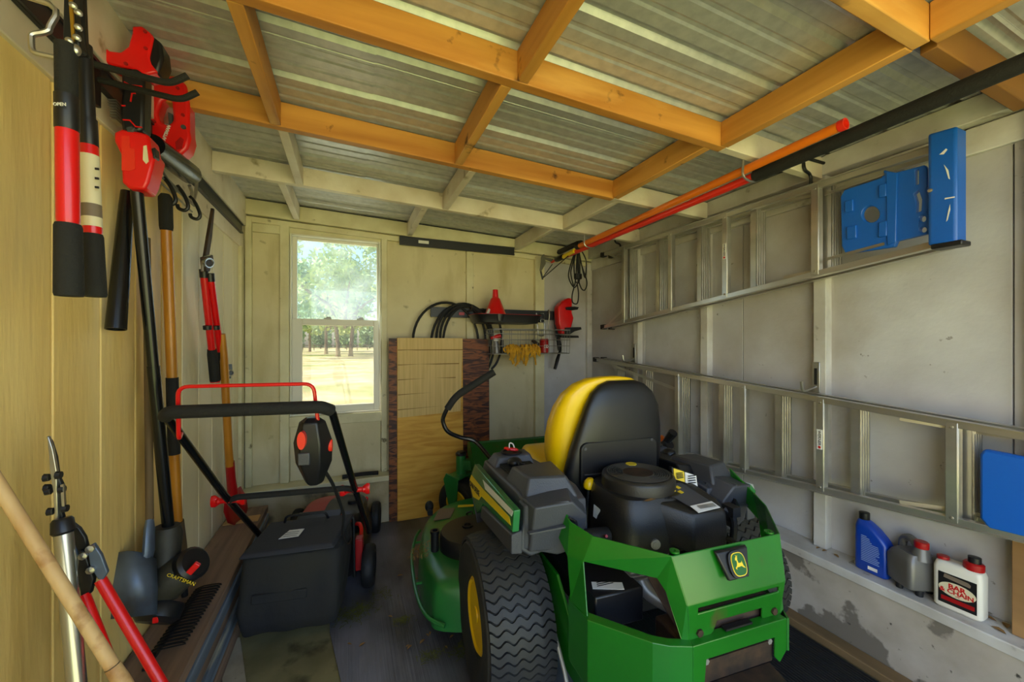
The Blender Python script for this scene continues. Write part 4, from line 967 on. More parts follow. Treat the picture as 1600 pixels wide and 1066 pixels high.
# wire basket
bx0, bx1 = at(768, 520, y=2.95).x, at(886, 520, y=2.95).x
by0, by1 = 2.90, 3.13
bz1, bz0 = at(820, 515, y=2.92).z, at(820, 553, y=2.92).z
bk_ = thing('wire_basket', 'grey wire basket hooked on the black rail, holding gloves and a red can', 'basket', ((bx0+bx1)/2, 3.0, bz0))
def loopz(z, m, r=.0032, s=0.0):
    m.tube([(bx0+s, by0+s, z), (bx1-s, by0+s, z), (bx1-s, by1, z), (bx0+s, by1, z)], r, 6, closed=True)
wb_ = MB(); loopz(bz1, wb_, .0045); loopz(bz0, wb_, .004, .008); loopz(bz1-(bz1-bz0)*.18, wb_, .0025); loopz(bz1-(bz1-bz0)*.42, wb_, .0022, .003); loopz(bz1-(bz1-bz0)*.68, wb_, .0022, .005)
link('basket_rim', wb_, 'wire_chrome', bk_)
wv = MB()
n = 9
for k in range(n+1):
    x = bx0+(bx1-bx0)*k/n
    wv.tube([(x, by0, bz1), (x, by0+.008, bz0), (x, by1, bz0), (x, by1, bz1)], .002, 5)
for k in range(1, 5):
    y = by0+(by1-by0)*k/5
    wv.tube([(bx0, y, bz1), (bx0+.006, y, bz0), (bx1-.006, y, bz0), (bx1, y, bz1)], .002, 5)
link('basket_wire', wv, 'wire_chrome', bk_, kind='stuff')
for x in (bx0+.06, bx1-.09):
    link('basket_hook', MB().tube(fillet([(x, YB-.06, 1.60), (x, YB-.085, 1.645), (x, by1-.03, 1.60), (x, by1, bz1)], .02), .005, 8), 'wire_chrome', bk_)
# bracket of the rail seen in front of it
cb = thing('rail_bracket', 'metal bracket with a black latch in front of the rail above the red can', 'bracket', (1.39, 2.93, bz1))
a = at(844, 495, y=2.93); b = at(846, 525, y=2.93)
link('plate', MB().tube(fillet([(a.x-.035, 2.93, a.z+.03), (a.x-.03, 2.92, b.z+.08), (a.x-.02, 2.92, b.z), (a.x+.03, 2.92, b.z), (a.x+.035, 2.92, b.z+.08), (a.x+.03, 2.93, a.z+.03)], .02), .006, 8), 'wire_chrome', cb)
link('latch', MB().loft([[(a.x-.02, 2.915, a.z+.03), (a.x+.02, 2.915, a.z+.03), (a.x+.028, 2.915, a.z-.05), (a.x-.028, 2.915, a.z-.05)], [(a.x-.015, 2.89, a.z+.02), (a.x+.015, 2.89, a.z+.02), (a.x+.02, 2.89, a.z-.045), (a.x-.02, 2.89, a.z-.045)]]), 'black_plastic', cb, bevel=.004)
link('latch_ring', MB().tube([(a.x+.02*math.cos(t_), 2.885, a.z-.038+.014*math.sin(t_)) for t_ in [2*PI*k/14 for k in range(14)]], .004, 6, closed=True), 'bare_steel', cb)
# can in the basket
c0 = at(851, 551, y=2.96); hz = at(851, 530, y=2.96).z-c0.z
cn = thing('red_can', 'dark red can with a white emblem inside the wire basket', 'can', (c0.x, 2.965, bz0))
link('body', MB().lathe([(.030, 0), (.038, .006), (.038, hz), (.034, hz+.006), (.0005, hz+.006)], (c0.x, 2.97, bz0+.004), (0, 0, 1), 24), 'red_dark', cn)
for dx in (-.008, .010):
    link('emblem', MB().tube([(c0.x+dx-.002+.008*math.cos(t_), 2.931, bz0+.06+.012*math.sin(t_)) for t_ in [2*PI*k/12 for k in range(12)]], .003, 5, closed=True), 'label_white', cn)
# gloves draped over the basket front
gl = MB(); rnd = random.Random(3)
xa, xb = at(790, 545, y=2.88).x, at(844, 545, y=2.88).x
for k in range(40):
    x = xa+(xb-xa)*rnd.random(); z = bz0+.02+rnd.uniform(0, .035); L = rnd.choice((.03, .05, .06, .10, .13)) if .12 < (x-xa)/(xb-xa) < .85 else .04
    gl.tube(curve([(x, by0+.03, z+.005), (x+rnd.uniform(-.01, .01), by0-.012, z+.02), (x+rnd.uniform(-.02, .02), by0-.022, z-L*.5), (x+rnd.uniform(-.015, .015), by0-.018, z-L)], 4), .007, 7)
for k in range(9):
    x = xa+(xb-xa)*k/8.5; gl.tube([(x+.016*math.cos(t_), by0-.02-.006*math.sin(2*t_), bz0+.035+.018*math.sin(t_)) for t_ in [2*PI*i/12 for i in range(12)]], .006, 6, closed=True)
tag(link('string_gloves', gl, 'glove_yellow', kind='stuff'), 'tangle of yellow string gloves hanging over the basket front', 'gloves')
# odds in the basket
sg = thing('spray_nozzle', 'small grey spray nozzle at the left end of the wire basket', 'nozzle', (bx0+.04, 2.95, bz0+.01))
q0 = Vector((bx0+.045, 2.95, bz0+.006))
link('body', MB().tube([q0, q0+Vector((-.005, 0, .07)), q0+Vector((-.01, 0, .10))], [.026, .022, .016], 10), 'grey_jug', sg)
link('head', MB().tube([q0+Vector((-.05, 0, .12)), q0+Vector((.03, 0, .14))], [.012, .018], 10), 'label_red', sg)
link('collar', MB().lathe([(.02, 0), (.02, .02)], q0+Vector((-.008, 0, .098)), (0, 0, 1), 12), 'label_white', sg)
kn = thing('hand_trowel', 'dark hand tool standing beside the grey nozzle in the basket', 'trowel', (bx0+.095, 2.96, bz0))
q1 = Vector((bx0+.10, 2.96, bz0+.008))
link('handle', MB().tube([q1, q1+Vector((-.01, 0, .07)), q1+Vector((-.005, 0, .11))], [.013, .016, .012], 10), 'black_rubber', kn)
link('shank', MB().tube([q1+Vector((-.005, 0, .11)), q1+Vector((.005, 0, .17))], .006, 8), 'wire_chrome', kn)
kk = thing('folding_saw', 'black tool with a handle poking down behind the basket end', 'saw', at(875, 577, y=3.05))
link('handle', MB().tube([at(867, 577, y=3.06), at(871, 562, y=3.07), at(876, 545, y=3.09)], [.020, .024, .014], 10, flat=.6), 'black_plastic', kk)
link('blade', MB().bar(at(875, 548, y=3.09), at(868, 498, y=3.10), .04, .008, (0, 1, 0)), 'black_steel', kk)
cp = thing('spring_clip', 'small dark clip hanging beside the red can', 'clip', at(836, 533, y=2.98))
link('jaw', MB().tube([at(832, 532, y=2.98), at(840, 538, y=2.98), at(839, 547, y=2.98)], [.015, .018, .012], 8), 'rust_metal', cp)
# red tool hanging at the rail end
ry = 3.03
rt = thing('cordless_tool', 'red power tool with black clamp jaws hanging at the rail end', 'power tool', at(885, 525, y=ry))
link('housing', MB().prism([at(u, v, y=ry) for u, v in ((872, 480), (878, 472), (889, 465), (895, 467), (894, 488), (897, 497), (893, 512), (890, 523), (878, 522), (873, 505))], (0, .08, 0)), 'red_handle', rt, bevel=.012)
link('upper_clamp', MB().prism([at(u, v, y=ry-.02) for u, v in ((885, 480), (898, 479), (905, 480), (903, 484), (894, 485), (886, 484))], (0, .05, 0)), 'black_plastic', rt, bevel=.004)
link('lower_jaw', MB().prism([at(u, v, y=ry-.02) for u, v in ((884, 512), (908, 511), (909, 515), (898, 518), (890, 523), (884, 522))], (0, .05, 0)), 'black_plastic', rt, bevel=.003)
link('jaw_bar', MB().prism([at(u, v, y=ry-.02) for u, v in ((879, 524), (904, 524.5), (905, 528), (879, 528))], (0, .05, 0)), 'black_plastic', rt, bevel=.003)
# cord hanging from the pole
cy0 = 2.86
cd = MB()
def c2(u, v, y=cy0): return at(u, v, y=y)
for k, (pts) in enumerate(([(900, 388), (890, 420), (889, 435), (897, 449), (903, 440), (904, 415), (902, 390)], [(902, 388), (897, 410), (899, 438), (905, 440), (906, 410), (903, 388)], [(904, 388), (908, 410), (914, 434), (916, 410), (911, 396), (905, 388)], [(903, 388), (903, 430), (908, 450), (914, 453), (917, 440), (909, 415), (904, 388)], [(901, 388), (894, 415), (892, 428), (897, 447), (900, 430), (902, 388)], [(897, 449), (894, 462), (895, 473), (902, 474), (904, 460), (902, 444)])):
    cd.tube(curve([c2(u, v, cy0-.012*k+.006*(i % 2)) for i, (u, v) in enumerate(pts)], 6, False), .0055, 7)
for i in range(5): cd.tube([Vector(c2(900, 430+i*1.5))+Vector((.03*math.cos(t_), -.03+.025*math.sin(t_), .0)) for t_ in [2*PI*j/10 for j in range(10)]], .006, 6, closed=True)
tag(link('extension_cord', cd, 'black_rubber'), 'thin black cord looped and tied, hanging from the orange pole', 'cord')
# corrugated pipe on the back sill
cpz = MB(); p0, p1 = at(536, 727, y=3.11), at(590, 722, y=3.11)
N = 26
for i in range(N):
    f = i/(N-1); p = p0.lerp(p1, f); p.z = SILL+.0165+.004*math.sin(f*3)
    cpz.lathe([(.011, -.006), (.0155, -.003), (.0155, .003), (.011, .006)], p, (1, 0, .0), 12)
tag(link('corrugated_pipe', cpz, 'black_rubber'), 'short black corrugated pipe on the sill under the window', 'pipe')

# ================================================================== right wall: ladders, poles, bottles
def L2W_(x, y, z): return tuple(wmat(mow) @ Vector((x, y, z)))
def ladder(label, nm, foot, headp, ub, us_, xin, xout, shelf, sticker):
    """foot, headp: (y, z bottom, z top) of the side rails; ub / us_: y of the braces (room side) and of the steps (wall side)"""
    L = thing(nm, label, 'ladder', ((xin+xout)/2, foot[0], foot[1]))
    def zr(y, top):
        k = (y-foot[0])/(headp[0]-foot[0]); i = 2 if top else 1
        return foot[i]+(headp[i]-foot[i])*k
    for x, nme in ((xin, 'front_rail'), (xout, 'rear_rail')):
        for top in (0, 1):
            yn = headp[0] if x == xin else headp[0]+.02
            p, q = (x, foot[0], zr(foot[0], top)), (x, yn, zr(yn, top))
            m = MB().bar(p, q, .026, .026, (1, 0, 0)); sg = -1 if top else 1
            r_ = link(nme, m, 'aluminium', L, bevel=.002)
            fl = MB()
            d = Vector((0, 0, .013 if top else -.013))
            fl.bar(Vector(p)+d+Vector((-.006, 0, 0)), Vector(q)+d+Vector((-.006, 0, 0)), .034, .003, (0, 0, 1))
            link('rail_flange', fl, 'aluminium', r_)
            link('foot', MB().box((x, foot[0]+.012, zr(foot[0], top)), (.036, .05, .04)), 'black_rubber', L, bevel=.004)
    for k, y in enumerate(ub):
        z0, z1 = zr(y, 0), zr(y, 1)
        b = MB().b2((xin-.016, y-.015, z0-.004), (xin-.010, y+.015, z1+.004)); b.b2((xin-.012, y-.017, z0), (xin+.016, y-.013, z1)); b.b2((xin-.012, y+.013, z0), (xin+.016, y+.017, z1))
        o = link('brace', b, 'aluminium', L, bevel=.001)
        for z in (z0+.012, z1-.012): link('rivet', MB().lathe([(.006, 0), (.006, .003), (.0005, .005)], (xin-.0155, y, z), (-1, 0, 0), 8), 'bare_steel', o)
        if k == sticker:
            link('sticker', MB().b2((xin-.0175, y-.011, (z0+z1)/2-.02), (xin-.016, y+.011, (z0+z1)/2+.07)), 'label_white', o)
            words('lettering', 'WERNER', .017, (xin-.0182, y, (z0+z1)/2+.032), (0, 0, -1), (0, -1, 0), 'label_black', o)
            link('sticker_dot', MB().lathe([(.006, 0), (.006, .001), (.0005, .001)], (xin-.0175, y, (z0+z1)/2-.010), (-1, 0, 0), 12), 'label_red', o)
    for y in us_:
        z0, z1 = zr(y, 0), zr(y, 1)
        b = MB().b2((xout-.045, y-.002, z0), (xout+.03, y+.002, z1)); b.b2((xout-.047, y-.002, z0), (xout-.043, y+.030, z1)); b.b2((xout+.028, y-.002, z0), (xout+.032, y+.03, z1))
        for k in range(4): b.b2((xout-.036+.018*k, y-.005, z0), (xout-.028+.018*k, y-.001, z1))
        link('step', b, 'aluminium', L)
    for sgn in (0, 1):                                  # knee braces at the foot
        z = zr(foot[0]-.06, sgn); zt = zr(ub[0], sgn)
        dz = -.10 if sgn else .10
        link('knee_brace', MB().bar((xin-.008, foot[0]-.05, z), (xin-.008, ub[0]+.01, zt+dz), .018, .004, (1, 0, 0)), 'aluminium', L)
        link('knee_brace', MB().bar((xout+.01, foot[0]-.05, z), (xout-.02, us_[0], zr(us_[0], sgn)+dz), .018, .004, (1, 0, 0)), 'aluminium', L)
    yy = ub[-1]+.02
    for sgn in (0, 1):                                  # spreader bars
        z = zr(yy, sgn)+(-.03 if sgn else .03)
        link('spreader', MB().bar((xin+.004, yy+.13, z+(.02 if sgn else -.02)), (xout-.01, yy-.06, z), .016, .005, (1, 0, 0)), 'bare_steel', L)
        link('spreader', MB().bar((xout-.03, yy+.02, z), (xout-.01, yy-.30, z+.0), .012, .005, (1, 0, 0)), 'bare_steel', L)
    return L, zr
ys_ = lambda us, v, x: [at(u, v, x=x).y for u in us]
xi, xo = 1.985, 2.065
l1, zr1 = ladder('aluminium stepladder hung sideways high on the white wall with an upright blue cap', 'stepladder', (2.76, 1.475, 2.085), (.70, 1.70, 2.045),
                 ys_((976, 1049, 1135, 1276), 420, xi), ys_((991, 1038, 1104, 1190, 1308), 420, xo), xi, xo, True, 2)
# blue top cap and the pail shelf
yc = .70
cap = MB().loft([[(xi-.035, yc-.055+a, z) for a, z in ()] ] ) if False else MB()
def capring(x, g):
    z0, z1 = 1.688-.0, 2.092
    return [(x, .742-g, z0+g), (x, .668+g, z0-.004+g), (x, .668+g, z1-.008-g), (x, .742-g, z1-g)]
cap.loft([capring(xi-.045, .004), capring(xi-.04, 0), capring(xi+.020, 0), capring(xi+.025, .004)])
cp_ = link('top_cap', cap, 'blue_plastic', l1, bevel=.006)
link('cap_lip', MB().b2((xi-.046, .655, 1.672), (xi+.02, .735, 1.690)), 'black_plastic', cp_, bevel=.004)
sf = MB()
for pts in (((2.00, .700), (2.012, .690), (2.018, .694), (2.008, .706), (2.004, .712)), ((1.965, .700), (1.94, .688), (1.905, .684), (1.91, .688), (1.945, .695)), ((1.84, .698), (1.838, .672), (1.842, .672), (1.845, .697)), ((1.82, .684), (1.80, .688), (1.76, .694), (1.765, .690), (1.80, .683))):
    sf.add([(xi-.047, y, z) for z, y in pts], [tuple(range(len(pts)))])
link('cap_scuff', sf, 'label_white', cp_, smooth=0)
link('cap_bolt', MB().lathe([(.007, 0), (.007, .004), (.0005, .006)], (xi-.045, .735, 1.885), (-1, 0, 0), 8), 'bare_steel', cp_)
# shelf: outline with openings, built from a grid of cells
def plate_holes(outer, holes, x, th):
    """filled plate in the plane x = const with openings"""
    bm = bmesh.new(); es = []
    for loop in [outer]+holes:
        vs = [bm.verts.new((x, a, b)) for a, b in loop]
        es += [bm.edges.new((vs[i], vs[(i+1) % len(vs)])) for i in range(len(vs))]
    bmesh.ops.triangle_fill(bm, use_beauty=True, use_dissolve=False, edges=es, normal=(1, 0, 0))
    r = bmesh.ops.extrude_face_region(bm, geom=bm.faces[:])
    bmesh.ops.translate(bm, vec=(th, 0, 0), verts=[g for g in r['geom'] if isinstance(g, bmesh.types.BMVert)])
    bm.verts.index_update(); m = MB(); m.v = [v.co.copy() for v in bm.verts]; m.f = [tuple(v.index for v in f.verts) for f in bm.faces]; bm.free(); return m
S = lambda u, v: (lambda p: (p.y, p.z))(at(u, v, x=xi-.0))
def ell(u, v, a, b, n=20): return [S(u+a*math.cos(2*PI*k/n), v+b*math.sin(2*PI*k/n)) for k in range(n)]
outer = [S(u, v) for u, v in ((1314, 308), (1320, 297), (1378, 278), (1382, 266), (1400, 270), (1445, 258), (1450, 264), (1450, 292), (1447, 296), (1453, 310), (1452, 325), (1449, 332), (1455, 340), (1456, 358), (1452, 365), (1402, 377), (1398, 386), (1322, 397), (1316, 385))]
holes = [ell(1361, 335, 14, 13), [S(u, v) for u, v in ((1431, 266), (1436, 264), (1436, 288), (1431, 290))], [S(u, v) for u, v in ((1429, 303), (1436, 297), (1441, 312), (1440, 330), (1432, 333), (1433, 316))], ell(1442.5, 342, 5, 5), ell(1443, 359, 5.5, 4.5)]
sh_ = link('pail_shelf', plate_holes(outer, holes, xi-.004, .022), 'blue_plastic', l1, bevel=.003, smooth=30)
for (u0, v0, u1, v1) in ((1322, 312, 1335, 333), (1325, 352, 1340, 375), (1375, 287, 1387, 310), (1375, 345, 1388, 372)):
    a, b, c, d = S(u0, v0+3), S(u1, v0), S(u1, v1-3), S(u0, v1)
    link('shelf_rib', MB().prism([(xi-.012, *a), (xi-.012, *b), (xi-.012, *c), (xi-.012, *d)], (.01, 0, 0)), 'blue_plastic', sh_, bevel=.003)
link('shelf_web', MB().prism([(xi-.010, *S(1386, 268)), (xi-.010, *S(1404, 271)), (xi-.010, *S(1402, 378)), (xi-.010, *S(1388, 384))], (.008, 0, 0)), 'blue_plastic', sh_, bevel=.003)
for v0, v1 in ((304, 272), (406, 381)):
    link('shelf_bar', MB().bar(at(1288, v0, x=xi+.0), at(1382, v1, x=xi-.006), .012, .006, (1, 0, 0)), 'bare_steel', l1)

l2, zr2 = ladder('aluminium stepladder hung sideways low on the white wall behind the mower', 'stepladder', (2.87, .53, 1.197), (.30, .735, 1.022),
                 ys_((1060, 1163, 1284, 1490), 660, xi), ys_((972, 1016, 1073, 1139, 1230, 1352, 1527), 660, xo), xi, xo, True, 2)
tp = MB()
a0, a1 = at(1533, 700, x=xi), at(1533, 822, x=xi)
for x in (xi-.012, xi+.02): pass
ty0, ty1 = a0.y, .36
tray = [(ty0, a0.z-.02), (ty0-.01, a0.z), (ty1, a0.z-.015), (ty1, a1.z+.015), (ty0-.02, a1.z), (ty0, a1.z+.03)]
link('pail_shelf', MB().loft([[(xi-.012, y, z) for y, z in tray], [(xi-.022, y*.98+.01, z*.98+.015) for y, z in tray]] if False else [[(xi+.014, y, z) for y, z in tray], [(xi-.014, y, z) for y, z in tray]]), 'blue_plastic', l2, bevel=.008)
link('top_cap', MB().b2((xi-.04, .26, .70), (xo+.035, .33, 1.05)), 'blue_plastic', l2, bevel=.006)
# wall hooks that carry the ladders
def wall_hook(nm, y, z, lab, out=.14, par=None):
    o = thing(nm, lab, 'hook', (XR-.05, y, z))
    link('plate', MB().b2((XR-.052, y-.017, z-.02), (XR-.046, y+.017, z+.14)), 'bare_steel', o, bevel=.002)
    link('slot', MB().b2((XR-.054, y-.006, z+.03), (XR-.0515, y+.006, z+.11)), 'dark_gap', o)
    link('arm', MB().tube(fillet([(XR-.05, y, z+.02), (XR-.05-out, y, z), (XR-.06-out, y, z+.05)], .02), .006, 8), 'bare_steel', o)
    return o
b = at(1299, 605, x=2.09)
wall_hook('ladder_hook', 1.20, zr2(1.20, 1)+.020, 'slotted metal hook plate on the stud above the low ladder, nearest the bottles', .10)
wall_hook('ladder_hook', 2.52, zr2(2.52, 1)+.020, 'slotted metal hook plate on the far stud above the low ladder', .10)
for (y, lab) in ((1.16, 'dark bent hook above the high ladder beside its blue shelf'), (2.55, 'dark bent hook above the far foot of the high ladder')):
    z = 2.19
    tag(link('ceiling_hook', MB().tube(fillet([(XR-.06, y, 2.19), (1.93, y, 2.19), (1.93, y-.005, 2.13), (1.985, y, 2.12), (1.985, y, zr1(y, 1)+.005)], .02), .007, 8), 'black_steel'), lab, 'hook')

# poles under the rafters
XP = 1.62
pa, pb_ = at(906, 384, x=XP), at(1322, 193, x=XP)
op_ = thing('orange_pole', 'bright orange hollow pole lying above the red pole under the rafters', 'pole', pb_)
dirv = (pb_-pa).normalized()
tb_ = MB(); 
link('tube', MB().tube([pa, pb_-dirv*.02], .0185, 16), 'orange_pole', op_)
link('tube_end', MB().lathe([(.0185, -.022), (.0205, -.02), (.0205, 0), (.015, 0), (.015, -.12)], pb_, dirv, 20), 'red_orange', op_)
ra, rb, rc = at(882, 401, x=XP+.045), at(1178, 276, x=XP+.045), at(1605, 98, x=XP+.045)
d2 = (rb-ra).normalized(); rc = rb+d2*((rc-rb).length)
pp = thing('pole_pruner', 'long red pole pruner with a black foam grip and cutting head under the rafters', 'pruner', ra)
link('pole', MB().tube([ra, rb], .0185, 16), 'red_orange', pp)
link('grip', MB().tube([rb, rb+d2*.006, rc+d2*.25], [.021, .0255, .0255], 16), 'black_foam', pp)
hd = ra-d2*.02
XH = XP+.03
link('yellow_band', MB().tube([at(898, 392, x=XH), at(879, 402, x=XH)], .017, 12), 'decal_yellow', pp)
link('collar', MB().tube([at(881, 400, x=XH), at(879, 401.5, x=XH), at(870, 405.5, x=XH), at(868, 406.5, x=XH)], [.018, .024, .024, .014], 12), 'black_plastic', pp)
link('pulley', MB().tube([at(903, 380, x=XH-.01), at(893, 385, x=XH-.01), at(874, 394, x=XH-.01), at(872, 395, x=XH-.01)], [.018, .020, .022, .012], 12), 'black_rubber', pp)
link('binding', MB().lathe([(.030, -.03), (.034, 0), (.030, .03)], at(905, 383, x=XH), d2, 14), 'black_rubber', pp)
yh_ = at(860, 405, x=XP).y
hp_ = lambda u, v: at(u, v, y=3.02)
link('hook_blade', MB().prism([hp_(u, v) for u, v in ((865, 405), (862, 409), (852, 405), (853, 412), (846, 424), (844, 423), (846, 402), (848, 398), (851, 397), (850, 401))], (0, .012, 0)), 'olive_steel', pp, bevel=.002)
link('saw_arm', MB().tube([hp_(845, 424), hp_(848, 437)], .008, 8), 'black_steel', pp)
link('linkage', MB().tube([hp_(848, 434), hp_(863, 413)], .004, 6), 'black_steel', pp)
link('pull_rope', MB().tube([hp_(849, 434), at(888, 400, x=XP+.02)], .004, 6), 'black_rubber', pp)
link('ferrule', MB().tube([at(869, 406, x=XH), at(862, 409.5, x=XH)], .012, 10), 'red_orange', pp)
for y, lab in ((1.205, 'small grey clip hook holding the two poles, near the black grip'), (2.46, 'small grey clip hook holding the two poles, near their cord')):
    k = (y-ra.y)/(rb.y-ra.y); c = ra+(rb-ra)*k; c.x -= .02; c.y = y; c.z += .006
    m = MB().tube(fillet([(c.x-.05, y, roof(c.x)-.10), (c.x-.055, y, c.z-.02), (c.x, y, c.z-.034), (c.x+.052, y, c.z-.02), (c.x+.054, y, c.z+.01)], .025), .005, 8)
    tag(link('pole_hook', m, 'bare_steel'), lab, 'hook')

# bottles on the right sill
def bottle_at(u, v): p = at(u, v, z=SILL); return p.x, p.y
zs = SILL+.001
def rr3(cx, cy, w, d, r, z, a=0.0):
    pts = rrect(0, 0, w, d, r, 4); ca, sa = math.cos(a), math.sin(a)
    return [(cx+x*ca-y*sa, cy+x*sa+y*ca, z) for x, y in pts]
# blue quart
bx_, by_ = 2.085, .968; an = math.radians(88)
b1 = thing('oil_bottle', 'blue plastic oil bottle with a black cap on the sill', 'bottle', (bx_, by_, zs))
h = .235
def sh2(off, w, z, d=.062): return rr3(bx_+off*math.cos(an), by_+off*math.sin(an), w, d, .016, zs+z, an)
link('body', MB().loft([sh2(0, .108, 0, .056), sh2(0, .118, .006), sh2(0, .118, .135), sh2(.006, .104, .155), sh2(.020, .076, .185), sh2(.030, .050, .205, .05), sh2(.034, .036, .215, .036)]), 'blue_bottle', b1, bevel=.003, smooth=50)
nk = (bx_+.034*math.cos(an), by_+.034*math.sin(an), zs+.212)
link('cap', MB().lathe([(.018, 0), (.019, .004), (.019, .030), (.016, .032), (.0005, .032)], nk, (0, 0, 1), 20), 'black_plastic', b1)
nn = Vector((-math.sin(an), math.cos(an), 0)); tt = Vector((-math.cos(an), -math.sin(an), 0))
if nn.x > 0: nn = -nn
org = Vector((bx_, by_, zs))+nn*.0315
tx = MB()
rnd = random.Random(5)
for k in range(15):
    w_ = (.02, .03, .032, .038)[k] if k < 4 else .062+rnd.uniform(-.01, .004); z = .150-.0075*k
    p = org+tt*(-.03)+Vector((0, 0, z))
    tx.add([p, p+tt*w_, p+tt*w_+Vector((0, 0, .0032)), p+Vector((0, 0, .0032))], [(0, 1, 2, 3)])
link('label_text', tx, 'pale_blue_print', b1, smooth=0)
p = org+tt*(-.006)+Vector((0, 0, .016)); link('barcode', MB().add([p, p+tt*.034, p+tt*.034+Vector((0, 0, .014)), p+Vector((0, 0, .014))], [(0, 1, 2, 3)]), 'label_white', b1, smooth=0)
# grey jug
jx, jy = 2.08, .838; ja = math.radians(62)
def J(off, w, d, z, sx=0): return rr3(jx+off*math.cos(ja), jy+off*math.sin(ja), w, d, .018, zs+.022+z, ja)
j1 = thing('oil_jug', 'grey plastic jug with a moulded handle and dark red cap between two bottles', 'jug', (jx, jy, zs))
link('body', MB().loft([J(0, .10, .105, 0), J(0, .115, .118, .008), J(0, .118, .12, .10), J(0, .10, .105, .122), J(-.005, .085, .085, .135)]), 'grey_jug', j1, bevel=.004, smooth=45)
U2 = Vector((math.cos(ja), math.sin(ja), 0))
c = Vector((jx, jy, zs+.022))
link('handle', MB().tube(fillet([c+U2*.05+Vector((0, 0, .115)), c+U2*.045+Vector((0, 0, .165)), c+U2*.005+Vector((0, 0, .185)), c-U2*.035+Vector((0, 0, .135))], .025), .014, 10), 'grey_jug', j1)
link('spout', MB().tube([c-U2*.032+Vector((0, 0, .12)), c-U2*.035+Vector((0, 0, .165))], [.034, .020], 16), 'grey_jug', j1)
link('cap', MB().lathe([(.021, 0), (.022, .004), (.022, .022), (.019, .025), (.0005, .025)], c-U2*.035+Vector((0, 0, .163)), (0, 0, 1), 20), 'red_dark', j1)
for q in ((-.03, -.03), (.03, -.035), (.03, .03), (-.03, .03)):
    link('foot', MB().lathe([(.011, 0), (.012, .024)], (jx+q[0], jy+q[1], zs), (0, 0, 1), 12), 'black_rubber', j1)
# white bar and chain oil
wx, wy = 2.072, .705; wa = math.radians(92); WS = 1.08
def Wt(off, w, d, z): return rr3(wx+off*math.cos(wa), wy+off*math.sin(wa), w*WS, d, .014, zs+z, wa)
w1 = thing('chain_oil_jug', 'white jug of bar and chain oil with red caps and black label', 'jug', (wx, wy, zs))
link('body', MB().loft([Wt(0, .104, .052, 0), Wt(0, .116, .064, .008), Wt(0, .116, .066, .15), Wt(0, .108, .058, .166), Wt(0, .09, .045, .172)]), 'white_plastic', w1, bevel=.004, smooth=50)
Uw = Vector((math.cos(wa), math.sin(wa), 0)); Nw = Vector((-math.sin(wa), math.cos(wa), 0))
if Nw.x > 0: Nw = -Nw
cw = Vector((wx, wy, zs))
link('neck_cap', MB().lathe([(.026, 0), (.027, .005), (.027, .022), (.022, .027), (.0005, .027)], cw-Uw*.034+Vector((0, 0, .170)), (0, 0, 1), 22), 'red_dark', w1)
link('spout_cap', MB().lathe([(.017, 0), (.017, .018), (.0005, .02)], cw-Uw*.036+Vector((0, 0, .197)), (0, 0, 1), 18), 'black_plastic', w1)
link('small_cap', MB().lathe([(.017, 0), (.017, .012), (.0005, .014)], cw+Uw*.044+Vector((0, 0, .170)), (0, 0, 1), 16), 'red_dark', w1)
ol = cw+Nw*.0332; R_ = -Uw; Zv = Vector((0, 0, 1))
def lab(name, pts, mat, d): return link(name, MB().prism([ol+R_*a*WS+Zv*b+Nw*d for a, b in pts], Nw*.0006), mat, w1, smooth=0)
lab('label', [(-.043, .022), (.047, .022), (.047, .134), (-.043, .134)], 'label_black', .0)
el = [(.002+.044*math.cos(2*PI*k/28), .080+.026*math.sin(2*PI*k/28)) for k in range(28)]
lab('label_oval', [(max(-.043, min(.047, a)), b) for a, b in el], 'label_cream', .0007)
lab('label_banner', [(-.030, .117), (.032, .110), (.034, .120), (.028, .126), (-.028, .131)], 'brown_label', .0007)
lab('label_strip', [(-.036, .034), (.042, .034), (.042, .049), (-.036, .049)], 'red_dark', .0007)
words('lettering', 'BAR', .024, ol+R_*.002+Zv*.090+Nw*.0014, R_, Zv, 'label_red', w1, bold=.0009)
words('lettering', '& CHAIN', .0215, ol+R_*.001+Zv*.072+Nw*.0014, R_, Zv, 'label_red', w1, bold=.0007)
words('lettering', 'OIL', .008, ol+R_*.004+Zv*.0605+Nw*.0014, R_, Zv, 'label_red', w1)
words('lettering', 'LUBRICANT', .0095, ol+R_*.003+Zv*.0415+Nw*.0014, R_, Zv, 'label_black', w1) if False else None
# sill bolt with its washer, the pine offcut at the frame edge, dead leaves
bp_ = at(1340, 882, z=SILL)
sbt = thing('anchor_bolt', 'rusty white anchor bolt standing up from the sill beside the blue bottle', 'bolt', (bp_.x, bp_.y, SILL))
link('washer', MB().box((bp_.x, bp_.y, SILL+.002), (.045, .045, .004)), 'cast_alloy', sbt)
link('nut', MB().lathe([(.012, .004), (.012, .016), (.0005, .016)], (bp_.x, bp_.y, SILL), (0, 0, 1), 6), 'white_trim', sbt)
link('stud', MB().lathe([(.007, .01), (.007, .042), (.0005, .044)], (bp_.x, bp_.y, SILL), (0, 0, 1), 12), 'white_trim', sbt)
bo = at(1592, 1000, z=SILL)
tag(link('pine_offcut', MB().b2((XR-.075, bo.y-.022, SILL+.001), (XR-.047, bo.y+.02, .68)), 'pine_board', bevel=.002), 'bare pine stick standing on the sill, right of the white jug', 'board')
rnd = random.Random(12)
